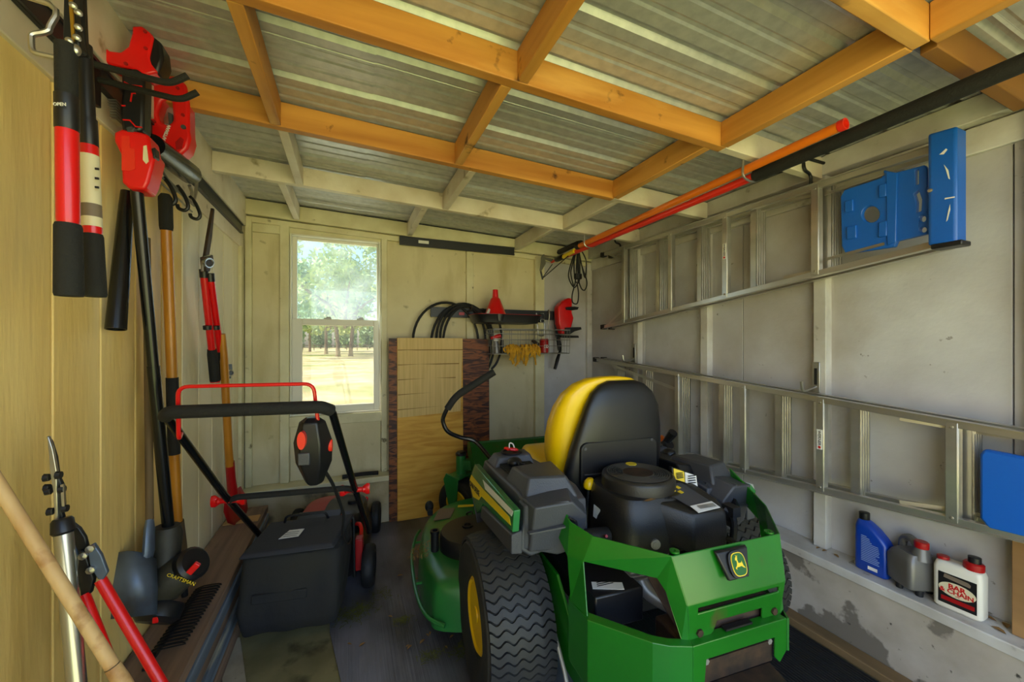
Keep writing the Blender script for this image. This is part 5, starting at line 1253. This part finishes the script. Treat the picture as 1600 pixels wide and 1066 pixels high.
def leaf(x, y, z, s, lab, grp, mat='dry_leaf'):
    a = rnd.uniform(0, 6.28); u = Vector((math.cos(a), math.sin(a), rnd.uniform(-.1, .1))); w = Vector((-u.y, u.x, 0)); c = Vector((x, y, z+.001))
    pts = [c-u*s, c-u*s*.3+w*s*.42+Vector((0, 0, s*.25)), c+u*s*.4+w*s*.36+Vector((0, 0, s*.2)), c+u*s, c+u*s*.4-w*s*.36+Vector((0, 0, s*.22)), c-u*s*.3-w*s*.42+Vector((0, 0, s*.25))]
    m = MB().add(pts+[c+Vector((0, 0, .001))], [(0, 1, 6), (1, 2, 6), (2, 3, 6), (3, 4, 6), (4, 5, 6), (5, 0, 6)])
    return tag(link('dry_leaf', m, mat, smooth=0), lab, 'leaf', grp)
for u, v in ((1308, 855), (1316, 866), (1300, 850)):
    p = at(u, v, z=SILL); leaf(min(p.x, XR-.06), p.y, SILL, .016, 'curled brown leaf on the sill at the foot of the stud', 'leaves on the sill')
for u, v in ((1545, 965), (1560, 985), (1572, 978), (1535, 940)):
    p = at(u, v, z=SILL); leaf(min(p.x, XR-.03), p.y, SILL, .022, 'curled brown leaf on the sill between white jug and pine stick', 'leaves by the pine stick')
# things behind the seat: trimmer with an orange clip, dark bin edge
q_ = lambda u, v: at(u, v, x=1.72)
ot = thing('hand_blower', 'black and orange hand tool lying behind the mower seat under the low ladder', 'power tool', q_(1045, 705))
link('body', MB().tube([q_(1012, 722), q_(1030, 706), q_(1046, 694)], [.05, .055, .03], 12), 'black_plastic', ot)
link('orange_clip', MB().prism([q_(u, v) for u, v in ((1020, 686), (1033, 681), (1040, 688), (1036, 695), (1041, 704), (1031, 706), (1028, 696))], (.03, .02, 0)), 'orange_plastic', ot, bevel=.005)
link('red_trim', MB().tube([q_(1014, 697), q_(1024, 703), q_(1027, 708)], .014, 8), 'red_handle', ot)
link('nozzle', MB().tube([q_(1040, 692), q_(1052, 676)], [.02, .026], 10), 'black_plastic', ot)

rc_ = thing('cup_holder_clip', 'small red and clear clip lying in the cup holder of the riding mower', 'clip', at(805, 716, z=.84))
c_ = Vector(L2W_(-.425, .23, .830))
link('red_coil', MB().tube(curve([c_+Vector((.03*math.cos(k*1.9), .018*math.sin(k*2.6), .004+.012*(k % 3)/2)) for k in range(9)], 4), .005, 7), 'red_handle', rc_)
link('clear_loop', MB().tube(curve([c_+Vector((-.01, .0, .008)), c_+Vector((-.006, .01, .035)), c_+Vector((.012, .012, .03)), c_+Vector((.015, .0, .008))], 5), .003, 6), 'label_white', rc_)

# ================================================================== left wall: rail, hooks and hanging tools
RX = XL+.012
lr = thing('tool_rail', 'long dark tool rail along the left wall under the roof', 'tool rail', (RX, 2.0, 2.06))
link('track', MB().b2((RX, .55, 2.062), (RX+.014, 3.09, 2.125)), 'rail_black', lr, bevel=.003)
link('lip', MB().b2((RX+.014, .55, 2.062), (RX+.020, 3.09, 2.070)), 'rail_black', lr)
link('upper_lip', MB().b2((RX+.014, .55, 2.117), (RX+.020, 3.09, 2.125)), 'rail_black', lr)
# double prong hook
dh = thing('prong_hook', 'double prong hook with two black foam arms reaching into the room', 'hook', (RX+.02, 1.40, 2.05))
link('base', MB().b2((RX+.018, 1.345, 1.985), (RX+.03, 1.45, 2.09)), 'black_steel', dh, bevel=.003)
for y in (1.358, 1.436):
    link('prong', MB().tube(fillet([(RX+.03, y, 2.058), (-.455, y, 2.045), (-.415, y, 2.078)], .02), .0085, 10), 'black_foam', dh)
# grey bent hook that carries the big loppers
bh = [at(u, v, y=.99) for u, v in ((76, 6), (78, 42), (72, 50), (52, 54), (49, 62), (52, 80), (68, 86), (100, 92))]
gh = thing('utility_hook', 'grey bent steel hook on the rail beside the big loppers', 'hook', bh[1])
link('hook_rod', MB().tube(curve([(RX+.02, .99, bh[0].z)]+bh+[at(118, 90, y=1.0)], 4), .0048, 8), 'bare_steel', gh)
link('plate', MB().b2((RX+.018, .96, 2.05), (RX+.026, 1.02, 2.14)), 'black_steel', gh, bevel=.002)

# big bolt-on loppers: two fat red handles with foam grips
LY = .985
big = thing('loppers', 'large loppers hanging head up with two red handles and thick black foam grips', 'loppers', at(110, 463, y=LY))
def bigarm(u, y, w, tag_):
    for (v0, v1, wd, mat, nm) in tag_:
        uu = lambda v: u-(464-v)*w
        a, b = at(uu(v0), v0, y=y), at(uu(v1), v1, y=y)
        f = a.x*math.sin(CYAW)+a.y*math.cos(CYAW); r = wd/2*f/CF/1.38
        link(nm, MB().tube([a, a+(b-a)*.04, a+(b-a)*.96, b], [r*.93, r, r*(.93 if nm == 'grip' else 1), r*(.85 if nm == 'grip' else 1)], 18), mat, big)
bigarm(108, LY, .012, ((463, 350, 47, 'black_foam', 'grip'), (350, 197, 37, 'red_handle', 'handle'), (205, 150, 39, 'black_plastic', 'collar'), (152, 70, 36, 'black_foam', 'sleeve')))
bigarm(149.5, 1.07, .047, ((464, 366, 37, 'black_foam', 'grip'), (367, 225, 31, 'red_handle', 'handle'), (229, 186, 32, 'black_plastic', 'collar'), (188, 70, 27, 'black_plastic', 'sleeve')))
p = at(142, 300, y=1.07); f = p.x*math.sin(CYAW)+p.y*math.cos(CYAW); rr_ = 31.5/2*f/CF/1.36
for v0, v1, mt, nm in ((355, 243, 'label_cream', 'paper_label'), (340, 320, 'brown_label', 'label_band')):
    a, b = at(149.5-(464-v0)*.047, v0, y=1.07), at(149.5-(464-v1)*.047, v1, y=1.07); link(nm, MB().tube([a, b], rr_*(1.01 if nm[0] == 'p' else 1.02), 18), mt, big)
po = at(104, 163, y=LY-.0345); words('lettering', 'OPEN', .0085, at(93, 163, y=LY-.0225), (1, -.35, 0), (0, 0, 1), 'label_white', big)
for v in (263, 278, 292):
    a = at(146, v, y=1.07-.0205); link('label_line', MB().b2(a+Vector((.002, -.0005, -.002)), a+Vector((.008, .002, .002))), 'label_black', big)
hy = LY
bl = MB().prism([at(u, v, y=hy) for u, v in ((97, 78), (98, 20), (100, -60), (112, -60), (116, 20), (126, 76))], (0, .022, 0))
link('blade_plate', bl, 'black_steel', big, bevel=.003)
link('brass_strip', MB().prism([at(u, v, y=hy-.004) for u, v in ((104, -40), (110, -40), (116, 62), (112, 66))], (0, .004, 0)), 'brass', big)
link('anvil_plate', MB().prism([at(u, v, y=1.05) for u, v in ((118, 85), (113, 20), (110, -50), (128, -50), (133, 60), (136, 85))], (0, .015, 0)), 'black_steel', big, bevel=.003)
for u, v in ((115, 10), (123, 21), (123, 44), (121, 60), (109, 65)):
    link('bolt', MB().lathe([(.0058, 0), (.0058, .004), (.004, .006), (.0005, .007)], at(u, v, y=hy-.004), (.25, -1, 0), 12), 'bare_steel', big)
link('pivot', MB().ball(at(119, 78, y=hy-.0), .007, (1, 1, 1.5)), 'bare_steel', big)

# string trimmer: power head on the prongs, shaft, cutting head on the planks
TY = 1.50
T = lambda u, v, y=TY: at(u, v, y=y)
st_ = thing('string_trimmer', 'red and black cordless string trimmer hanging head down from the double prong hook', 'string trimmer', at(255, 980, y=1.72))
link('handle_yoke', MB().prism([T(u, v) for u, v in ((151, 64), (157, 66), (170, 79), (188, 81), (200, 72), (206, 50), (206, 40), (222, 40), (237, 53), (240, 60), (233, 88), (236, 99), (246, 112), (226, 117), (214, 108), (190, 103), (170, 100), (155, 88))], (0, .06, 0)), 'red_tool', st_, bevel=.010)
link('battery', MB().prism([T(u, v, TY+.004) for u, v in ((237, 54), (252, 66), (255, 92), (246, 116), (228, 100), (232, 84))], (0, .068, 0)), 'black_plastic', st_, bevel=.008)
for u, v in ((228, 76), (197, 100), (227, 50)): link('screw', MB().lathe([(.005, 0), (.005, .003), (.0005, .003)], T(u, v, TY-.001), (0, -1, 0), 8), 'red_dark', st_)
link('neck', MB().prism([T(u, v, TY+.004) for u, v in ((188, 108), (212, 104), (226, 110), (224, 200), (218, 206), (190, 205), (186, 170), (190, 140))], (0, .055, 0)), 'black_plastic', st_, bevel=.008)
nl = MB()
for seg in (((194, 128), (203, 133), (222, 135)), ((190, 165), (196, 165)), ((212, 146), (206, 146), (204, 159)), ((192, 187), (203, 188), (212, 198), (222, 199))):
    nl.tube([T(u, v, TY+.003) for u, v in seg], .0022, 6)
link('red_line', nl, 'red_tool', st_)
for k in range(8):
    link('vent_fin', MB().bar(T(174+.6*k, 162+4.2*k, TY+.02), T(188, 163+4.2*k, TY+.02), .045, .003, (0, 0, 1)), 'bare_steel', st_)
link('lower_housing', MB().prism([T(u, v, TY-.006) for u, v in ((177, 206), (190, 201), (220, 206), (232, 210), (236, 234), (243, 240), (238, 262), (232, 284), (226, 296), (200, 294), (190, 284), (188, 240), (178, 220))], (0, .075, 0)), 'red_tool', st_, bevel=.010)
link('housing_label', MB().prism([T(u, v, TY-.008) for u, v in ((190, 212), (202, 213), (203, 231), (210, 233), (211, 264), (204, 267), (190, 266))], (0, .003, 0)), 'red_orange', st_)
link('housing_badge', MB().prism([T(u, v, TY-.0085) for u, v in ((224, 228), (229, 227), (232, 252), (228, 256), (223, 250))], (0, .004, 0)), 'label_cream', st_)
link('trigger', MB().prism([T(u, v, TY-.008) for u, v in ((196, 198), (206, 196), (211, 200), (208, 206), (198, 206))], (0, .02, 0)), 'grey_plastic', st_, bevel=.003)
link('side_switch', MB().prism([T(u, v, TY-.010) for u, v in ((236, 232), (242, 230), (243, 244), (239, 247))], (0, .03, 0)), 'black_plastic', st_, bevel=.002)
s0, s1 = T(213, 290, TY+.03), at(264, 835, y=1.74)
link('shaft', MB().tube([s0, s0.lerp(s1, .5)], .0155, 14), 'black_paint', st_)
link('lower_shaft', MB().tube([s0.lerp(s1, .48), s1], .0175, 14), 'black_paint', st_)
HY = 1.70
Hh = lambda u, v, y=HY: at(u, v, y=y)
link('shaft_boot', MB().tube([Hh(262, 822, 1.73), Hh(261, 835, 1.73), Hh(258, 880, 1.72), Hh(258, 905, 1.70)], [.036, .045, .040, .040], 14), 'dirty_black', st_)
link('motor_housing', MB().tube([Hh(228, 915), Hh(240, 920), Hh(262, 910), Hh(285, 890), Hh(298, 880)], [.03, .055, .065, .058, .045], 16), 'dirty_black', st_)
link('guard_arm', MB().tube(curve([Hh(213, 888, 1.72), Hh(222, 905, 1.68), Hh(245, 925, 1.64)], 4), .022, 10, flat=.6), 'dirty_black', st_)
link('motor_cap', MB().lathe([(.050, -.03), (.055, -.02), (.055, .012), (.045, .022), (.0005, .024)], Hh(299, 882, 1.69), (.75, -.45, .55), 24), 'black_plastic', st_)
link('spool_cover', MB().lathe([(.06, -.03), (.066, -.02), (.066, .015), (.05, .03), (.0005, .03)], Hh(248, 957, 1.68), (-.25, -.6, -.75), 26), 'black_plastic', st_)
link('red_lever', MB().bar(Hh(295, 896, 1.63), Hh(310, 880, 1.63), .020, .014, (0, -1, 0)), 'red_handle', st_, bevel=.003)
link('red_button', MB().b2(Hh(237, 962, 1.62), Hh(247, 974, 1.62)+Vector((0, .02, 0))), 'red_handle', st_, bevel=.003)
words('lettering', 'CRAFTSMAN', .016, Hh(283, 906, 1.638), (.85, -.1, -.5), (.45, 0, .85), 'label_yellow', st_)

# leaf blower with red looped handle, hanging behind the trimmer
BY = 1.80
Bq = lambda u, v, y=BY: at(u, v, y=y)
lb = thing('leaf_blower', 'red cordless blower with looped handle, hung behind the string trimmer', 'leaf blower', Bq(255, 240))
def loop_plate(outer, holes, y, th):
    bm = bmesh.new(); es = []
    for lp in [outer]+holes:
        vs = [bm.verts.new(Bq(u, v, y)) for u, v in lp]
        es += [bm.edges.new((vs[i], vs[(i+1) % len(vs)])) for i in range(len(vs))]
    bmesh.ops.triangle_fill(bm, use_beauty=True, use_dissolve=False, edges=es, normal=(0, 1, 0))
    r = bmesh.ops.extrude_face_region(bm, geom=bm.faces[:]); bmesh.ops.translate(bm, vec=(0, th, 0), verts=[g for g in r['geom'] if isinstance(g, bmesh.types.BMVert)])
    bm.verts.index_update(); m = MB(); m.v = [v.co.copy() for v in bm.verts]; m.f = [tuple(v.index for v in f.verts) for f in bm.faces]; bm.free(); return m
link('housing', loop_plate([(222, 150), (232, 122), (250, 117), (272, 118), (290, 130), (295, 160), (296, 205), (298, 216), (293, 232), (281, 243), (262, 236), (246, 226), (225, 202)],
     [[(252, 158), (262, 150), (268, 158), (270, 188), (262, 195), (250, 190), (246, 176)]], BY, .07), 'red_tool', lb, bevel=.009)
link('trigger', MB().prism([Bq(u, v, BY+.01) for u, v in ((262, 175), (269, 178), (270, 194), (264, 194))], (0, .04, 0)), 'grey_plastic', lb)
link('trigger_guard', MB().prism([Bq(u, v, BY+.05) for u, v in ((248, 155), (270, 150), (270, 195), (246, 192))], (0, .008, 0)), 'bare_steel', lb)
for u, v in ((286, 180), (278, 138), (241, 190)): link('screw', MB().lathe([(.006, 0), (.006, .003), (.0005, .003)], Bq(u, v, BY-.001), (0, -1, 0), 8), 'red_dark', lb)
link('battery_port', MB().prism([Bq(u, v, BY-.003) for u, v in ((274, 222), (282, 214), (287, 218), (284, 232), (275, 234))], (0, .01, 0)), 'red_dark', lb)
link('button', MB().lathe([(.008, 0), (.008, .004), (.0005, .004)], Bq(287, 199, BY-.001), (0, -1, 0), 12), 'grey_plastic', lb)
words('lettering', 'CRAFTSMAN', .0135, Bq(259, 211, BY-.003), (.28, 0, 1), (-1, 0, .28), 'label_white', lb, bold=.0005)
t0, t1 = at(238, 226, x=-.59), at(301, 275, x=-.585)
link('tube', MB().tube([t0, t0.lerp(t1, .5), t0.lerp(t1, .9), t1], [.034, .038, .040, .030], 20), 'black_paint', lb)
# blower extension tube, flared, hanging mouth down
e0, e1 = at(199, 300, y=1.60), at(181, 515, y=1.53)
et = thing('blower_tube', 'glossy black flared blower tube hanging mouth down behind the trimmer shaft', 'blower tube', e1)
link('tube', MB().lathe([(.016, 0), (.018, .05), (.022, (e1-e0).length*.6), (.0245, (e1-e0).length), (.022, (e1-e0).length), (.014, .06)], e0, (e1-e0), 24), 'black_paint', et)

# wire double hooks on the rail and their three black hook ends
wr_ = thing('hook_rack', 'chrome wire rack with curled black hooks clipped under the rail', 'hook rack', (RX+.05, 1.9, 2.0))
RXX = RX+.035
for u0, v0, u1, v1 in ((236, 262, 303, 322), (240, 275, 300, 331), (250, 262, 275, 300), (262, 280, 300, 318)):
    link('wire', MB().tube([at(u0, v0, x=RXX), at(u1, v1, x=RXX+.005)], .004, 6), 'wire_chrome', wr_)
for pts in (((303, 262), (309, 264), (306, 300), (302, 320)), ((296, 290), (300, 300), (299, 318))):
    link('slider', MB().tube([at(u, v, x=RXX+.005) for u, v in pts], .007, 8), 'bare_steel', wr_)
for (u, v) in ((256, 286), (277, 298), (297, 314)):
    p = at(u, v, x=RXX)
    link('curled_hook', MB().tube(curve([p+Vector((0, 0, .02)), p+Vector((.02, .0, -.01)), p+Vector((.035, -.0, -.055)), p+Vector((.025, -.0, -.075)), p+Vector((.005, -.0, -.07)), p+Vector((.0, -.0, -.055))], 4), .007, 8), 'black_steel', wr_)

# yellow-handled shovel behind the trimmer
oy = lambda u, v, o=.055: at(u, v, x=XL+o)
osv = thing('digging_tool', 'long golden wooden handle with black rubber grips, hung on the left wall', 'garden tool', oy(282, 850))
H0, H1, H2, H3, H4, H5 = oy(258, 303), oy(260, 360), oy(269, 590), oy(272, 710), oy(277, 815), oy(281, 850)
link('top_grip', MB().tube([H0, H0.lerp(H1, .1), H0.lerp(H1, .9), H1], [.013, .021, .021, .019], 14), 'black_foam', osv)
link('handle', MB().tube([H1, H2], .017, 14), 'ash_handle', osv)
link('mid_grip', MB().tube([H2, H3], .0195, 14), 'black_foam', osv)
link('lower_handle', MB().tube([H3, H4], .017, 14), 'ash_handle', osv)
link('socket', MB().tube([H4, H5, H5+(H5-H4)*1.2], [.021, .022, .02], 14), 'old_handle', osv)
link('tang', MB().tube([H5, Vector((H5.x+.01, H5.y+.02, .312))], [.014, .012], 10), 'black_steel', osv)

# spade with weathered handle and blue-grey blade
sp = thing('square_spade', 'old spade with a weathered brown handle and blue-grey steel blade on the planks', 'spade', at(205, 940, y=1.66))
g0, g1, g2 = at(229, 372, x=XL+.03), at(234, 812, x=XL+.06), at(232, 862, x=XL+.07)
link('handle', MB().tube([g0, g1], .011, 12), 'old_handle', sp)
link('socket', MB().tube([g1, g1.lerp(g2, .3), g2, at(222, 890, y=1.66)], [.016, .022, .024, .03], 12, flat=.6), 'blue_grey_steel', sp)
bl = []
for k in range(9):
    f = k/8; bl.append([at(172+72*f, 885-24*math.sin(PI*(.25+f*.6)), y=1.66-.035*math.sin(PI*f)), at(168+78*f, 918, y=1.62-.045*math.sin(PI*f)), at(165+80*f, 968-8*f, y=1.60-.02*math.sin(PI*f))])
m = MB().loft(bl, closed=False, cap=False)
link('blade', m, 'blue_grey_steel', sp, solid=.004, smooth=60)

# small red loppers on the far part of the wall
SX = XL+.055
sq = lambda u, v, o=0: at(u, v, x=SX+o)
sl = thing('loppers', 'slim red loppers with black grips hanging by a rusty curved blade near the corner', 'loppers', sq(335, 600))
for a, b, c, d, e in (((318, 424), (324, 512), (331, 546), (336, 598), 0), ((328, 430), (337, 512), (344, 549), (350, 594), .02)):
    link('handle', MB().tube([sq(*a, e), sq(*c, e)], .016, 12), 'red_handle', sl)
    link('band', MB().tube([sq(b[0]-.2, b[1]-3, e), sq(b[0]+.2, b[1]+3, e)], .0178, 12), 'black_plastic', sl)
    link('grip', MB().tube([sq(*c, e), sq(c[0]+1, c[1]+8, e), sq(d[0], d[1]-3, e)], [.019, .0225, .0225], 12), 'black_foam', sl)
    link('end_cap', MB().tube([sq(d[0], d[1]-3, e), sq(*d, e)], .021, 12), 'red_handle', sl)
    link('collar', MB().tube([sq(a[0], a[1]-3, e), sq(a[0]+1, a[1]+10, e)], .018, 12), 'black_plastic', sl)
link('blade', MB().prism([sq(u, v) for u, v in ((329, 325), (331, 327), (327, 370), (322, 402), (316, 402), (321, 370))], (.012, 0, 0)), 'rust_metal', sl, bevel=.002)
link('pivot', MB().prism([sq(u, v) for u, v in ((312, 402), (325, 398), (326, 405), (320, 424), (314, 424))], (.02, 0, 0)), 'rust_metal', sl, bevel=.003)
link('ring', MB().tube([sq(326+7*math.cos(t_), 411+7*math.sin(t_), .02) for t_ in [2*PI*k/16 for k in range(16)]], .005, 6, closed=True), 'bare_steel', sl)
link('hook_jaw', MB().tube(curve([sq(316, 424, .01), sq(318, 405, .01), sq(327, 400, .012), sq(330, 412, .015)], 4), .006, 8), 'bare_steel', sl)

# red shovel standing in the corner
ss = lambda u, v, o=.09: at(u, v, x=XL+o)
cs = thing('round_shovel', 'wooden shovel with a red painted socket and blade in the corner behind the push mower', 'shovel', ss(368, 812))
link('handle', MB().tube([ss(347, 522), ss(350, 560), ss(357, 700), ss(359, 728)], [.015, .0185, .0185, .02], 12), 'ash_handle', cs)
link('socket', MB().tube([ss(359, 722), ss(361, 748), ss(364, 775)], [.022, .022, .026], 12), 'red_dark', cs)
bl = []
for k in range(7):
    f = k/6*2-1; bl.append([ss(364, 766)+Vector((.02*f, .07*f, -.005)), ss(368, 788)+Vector((.03*f, .10*f, 0)), ss(372, 806)+Vector((.028*f, .09*f, 0)), ss(375, 818)+Vector((.01*f, .03*f, -.002))])
link('blade', MB().loft(bl, closed=False, cap=False), 'red_dark', cs, solid=.004, smooth=60)
# blue clip on the corner post
bc_ = thing('snap_clip', 'small blue clip with a steel ring hanging on the corner post', 'clip', at(357, 578, x=XL+.03))
link('clip', MB().prism([at(u, v, x=XL+.03) for u, v in ((352, 570), (359, 569), (360, 583), (357, 592), (353, 590))], (.012, 0, 0)), 'blue_grey_steel', bc_, bevel=.003)
link('ring', MB().tube([at(360+4.5*math.cos(t_), 583+4.5*math.sin(t_), x=XL+.045) for t_ in [2*PI*k/14 for k in range(14)]], .004, 6, closed=True), 'bare_steel', bc_)
link('strap', MB().tube([at(355, 590, x=XL+.035), at(354, 606, x=XL+.035)], [.010, .005], 8), 'black_rubber', bc_)

# --- stack of planks along the left wall
ps = thing('plank_stack', 'stack of old grey-brown planks on the floor along the left wall', 'lumber', (-.55, 1.9, 0))
def plank(x0, x1, y0, y1, z0, z1, mat): link('plank', MB().b2((x0, y0, z0), (x1, y1, z1)), mat, ps, bevel=.004)
plank(-.672, -.478, .30, 2.93, .262, .300, 'old_plank')
plank(-.672, -.470, .25, 2.90, .205, .260, 'blue_plank')
plank(-.672, -.476, .30, 2.86, .150, .203, 'old_plank')
plank(-.672, -.466, .20, 2.80, .075, .148, 'blue_plank')
plank(-.672, -.460, .20, 2.75, .001, .073, 'old_plank')
wc = thing('wood_scrap', 'thin pale board scrap lying across the far end of the plank stack', 'board', (-.57, 2.72, .301))
link('board', MB().b2((-.66, 2.68, .3012), (-.49, 2.76, .309)), 'ply_edge', wc, bevel=.001)
# long hedge trimmer blade on the planks: bar with two rows of looped teeth
hb = thing('rake_head', 'dark metal comb of curved teeth lying on the grey planks under the trimmer', 'rake', (-.56, 1.6, .30))
A_, B_ = at(262, 1003, z=.312), at(318, 920, z=.312)
ax_ = (B_-A_).normalized(); sd = Vector((ax_.y, -ax_.x, 0)); L_ = (B_-A_).length
link('spine', MB().bar(A_-ax_*.12-sd*.012, B_-sd*.012, .014, .008), 'black_steel', hb)
for i in range(19):
    c = A_+ax_*(L_*i/16-.05)
    link('tooth', MB().tube(curve([c-sd*.03, c+Vector((0, 0, .010)), c+sd*.055+ax_*.012+Vector((0, 0, .004)), c+sd*.060+ax_*.020, c+sd*.05+ax_*.024+Vector((0, 0, .004)), c+ax_*.018+Vector((0, 0, .008)), c-sd*.03+ax_*.014], 2), .0022, 5), 'black_steel', hb)
# pale slab and seam of the floor by the bag
sl0 = [at(u, v, z=0) for u, v in ((346, 1002), (376, 1002), (384, 1066), (345, 1066))]
d_ = sl0[2]-sl0[1]
tag(link('wood_strip', MB().prism([sl0[0], sl0[1], sl0[2]+d_*.6, sl0[3]+d_*.6], (0, 0, .018)), 'concrete_pale', bevel=.003), 'pale worn wooden strip on the concrete in front of the grass bag', 'board')

# --- tools at the lower left, leaning on the wall close to the camera
pz = lambda u, v, y=1.14: at(u, v, y=y)
pr = thing('grass_shears', 'long silver tube shears with a dark clamped blade, leaning at the lower left', 'shears', at(126, 1066, y=1.10))
q0, q1 = pz(99, 832), at(120, 1066, y=1.10); dq = (q1-q0)
q2 = q0+dq*((q0.z-.312)/(q0.z-q1.z))
link('tube', MB().tube([q0, q2], .0150, 18), 'bare_steel', pr)
link('collar', MB().lathe([(.014, -.03), (.0175, -.025), (.019, -.002), (.0155, .003)], q0, dq, 18), 'black_plastic', pr)
link('blade', MB().prism([pz(u, v) for u, v in ((73, 682), (76, 683), (82, 702), (88, 735), (89, 770), (91, 825), (86, 826), (83, 770), (78, 740), (76, 710))], (0, .008, 0)), 'bare_steel', pr, bevel=.001)
link('blade_spine', MB().prism([pz(u, v, 1.145) for u, v in ((73, 682), (79, 690), (87, 715), (91, 745), (98, 760), (100, 790), (96, 800), (106, 830), (88, 830), (84, 745))], (0, .010, 0)), 'black_steel', pr, bevel=.002)
for u, v in ((73, 747), (74, 763), (76, 768), (79, 800), (92, 743), (97, 765), (102, 795)):
    link('clamp', MB().tube([pz(u-4, v, 1.14), pz(u+4, v-1, 1.14)], [.0085, .0075], 8), 'black_plastic', pr)
link('side_plate', MB().prism([pz(u, v, 1.135) for u, v in ((94, 758), (99, 757), (101, 796), (97, 800))], (0, .006, 0)), 'bare_steel', pr)
# red loppers
rl = thing('loppers', 'loppers with two long red handles and grey hooked blades, behind the wooden pole', 'loppers', at(250, 1066, y=1.12))
rz = lambda u, v, y=1.17: at(u, v, y=y)
for a, b, r in (((157, 906), (252, 1068), .0108), ((131, 930), (170, 1030), .0105)):
    p0_, p1_ = rz(*a), at(b[0], b[1], y=1.12); k = (p0_.z-.44)/(p0_.z-p1_.z)
    link('handle', MB().tube([p0_, p0_+(p1_-p0_)*min(k, 1.6)], r, 16), 'red_handle', rl)
    link('grip', MB().tube([p0_+(p1_-p0_)*min(k, 1.6), p0_+(p1_-p0_)*min(k, 1.6)*1.25], r*1.12, 16), 'black_foam', rl)
link('blade', MB().prism([rz(u, v, 1.175) for u, v in ((107, 822), (113, 818), (124, 826), (133, 840), (137, 855), (130, 866), (122, 862), (116, 850), (110, 834))], (0, .010, 0)), 'black_steel', rl, bevel=.002)
link('hook_blade', MB().prism([rz(u, v, 1.175) for u, v in ((104, 826), (108, 826), (120, 862), (132, 900), (140, 925), (132, 930), (122, 900), (112, 862))], (0, .012, 0)), 'blue_grey_steel', rl, bevel=.002)
link('head_plate', MB().prism([rz(u, v, 1.162) for u, v in ((136, 856), (146, 850), (158, 868), (168, 895), (160, 908), (152, 905), (140, 884))], (0, .010, 0)), 'blue_grey_steel', rl, bevel=.002)
link('lower_plate', MB().prism([rz(u, v, 1.168) for u, v in ((124, 860), (132, 862), (146, 905), (140, 930), (126, 934), (120, 900))], (0, .016, 0)), 'black_steel', rl, bevel=.002)
for u, v in ((142, 857), (131, 868), (143, 890)): link('bolt', MB().lathe([(.008, 0), (.008, .006), (.0005, .008)], rz(u, v, 1.162), (0, -1, 0), 8), 'bare_steel', rl)
# wooden pole across the corner
w0, w1 = at(2, 765, y=1.06), at(176, 1042, y=1.03)
dw = (w1-w0).normalized()
wp_ = thing('wooden_pole', 'thick pale wooden tool handle slanting across the lower left corner', 'tool handle', w1)
link('handle', MB().tube([w0-dw*.16, w0, w0.lerp(w1, .5), w1], [.0105, .011, .0113, .0115], 18), 'pale_handle', wp_)
link('ferrule_line', MB().tube([w1-dw*.002, w1+dw*.002], .0120, 18), 'old_handle', wp_)
w2 = w1+dw*((w1.z-.03)/(-dw.z))
link('lower_handle', MB().tube([w1, w1+dw*.03, w2], [.0122, .0135, .012], 18), 'pale_handle', wp_)

# --- leaves and grass clippings on the mat
for u, v in ((546, 1007), (566, 1008), (610, 964), (637, 1010), (640, 1012), (660, 1003), (697, 1012), (672, 990), (668, 993), (706, 995), (652, 905), (625, 900)):
    p = at(u, v, z=.008); leaf(p.x, p.y, .008, rnd.uniform(.010, .018), 'small dry brown leaf on the rubber mat between the mowers', 'leaves on the mat')
gc = MB(); rnd = random.Random(21)
for cu, cv, nn_, sp_ in ((552, 958, 260, .085), (630, 970, 70, .035), (672, 1024, 60, .04), (720, 1018, 60, .05), (600, 930, 50, .07)):
    c = at(cu, cv, z=.008)
    for i in range(nn_):
        p = c+Vector((rnd.gauss(0, sp_*.6), rnd.gauss(0, sp_*.45), rnd.uniform(0, .008))); a = rnd.uniform(0, 6.28); l = rnd.uniform(.006, .016)
        d = Vector((math.cos(a), math.sin(a), rnd.uniform(-.2, .2)))*l; n_ = Vector((-d.y, d.x, 0)).normalized()*.0014; p.z = max(p.z, .0105)
        gc.add([p-d-n_, p-d+n_, p+d+n_, p+d-n_], [(0, 1, 2, 3)])
o = tag(link('grass_clippings', gc, 'grass_clip', smooth=0, kind='stuff'), 'loose dry grass clippings scattered over the rubber mat', 'grass')
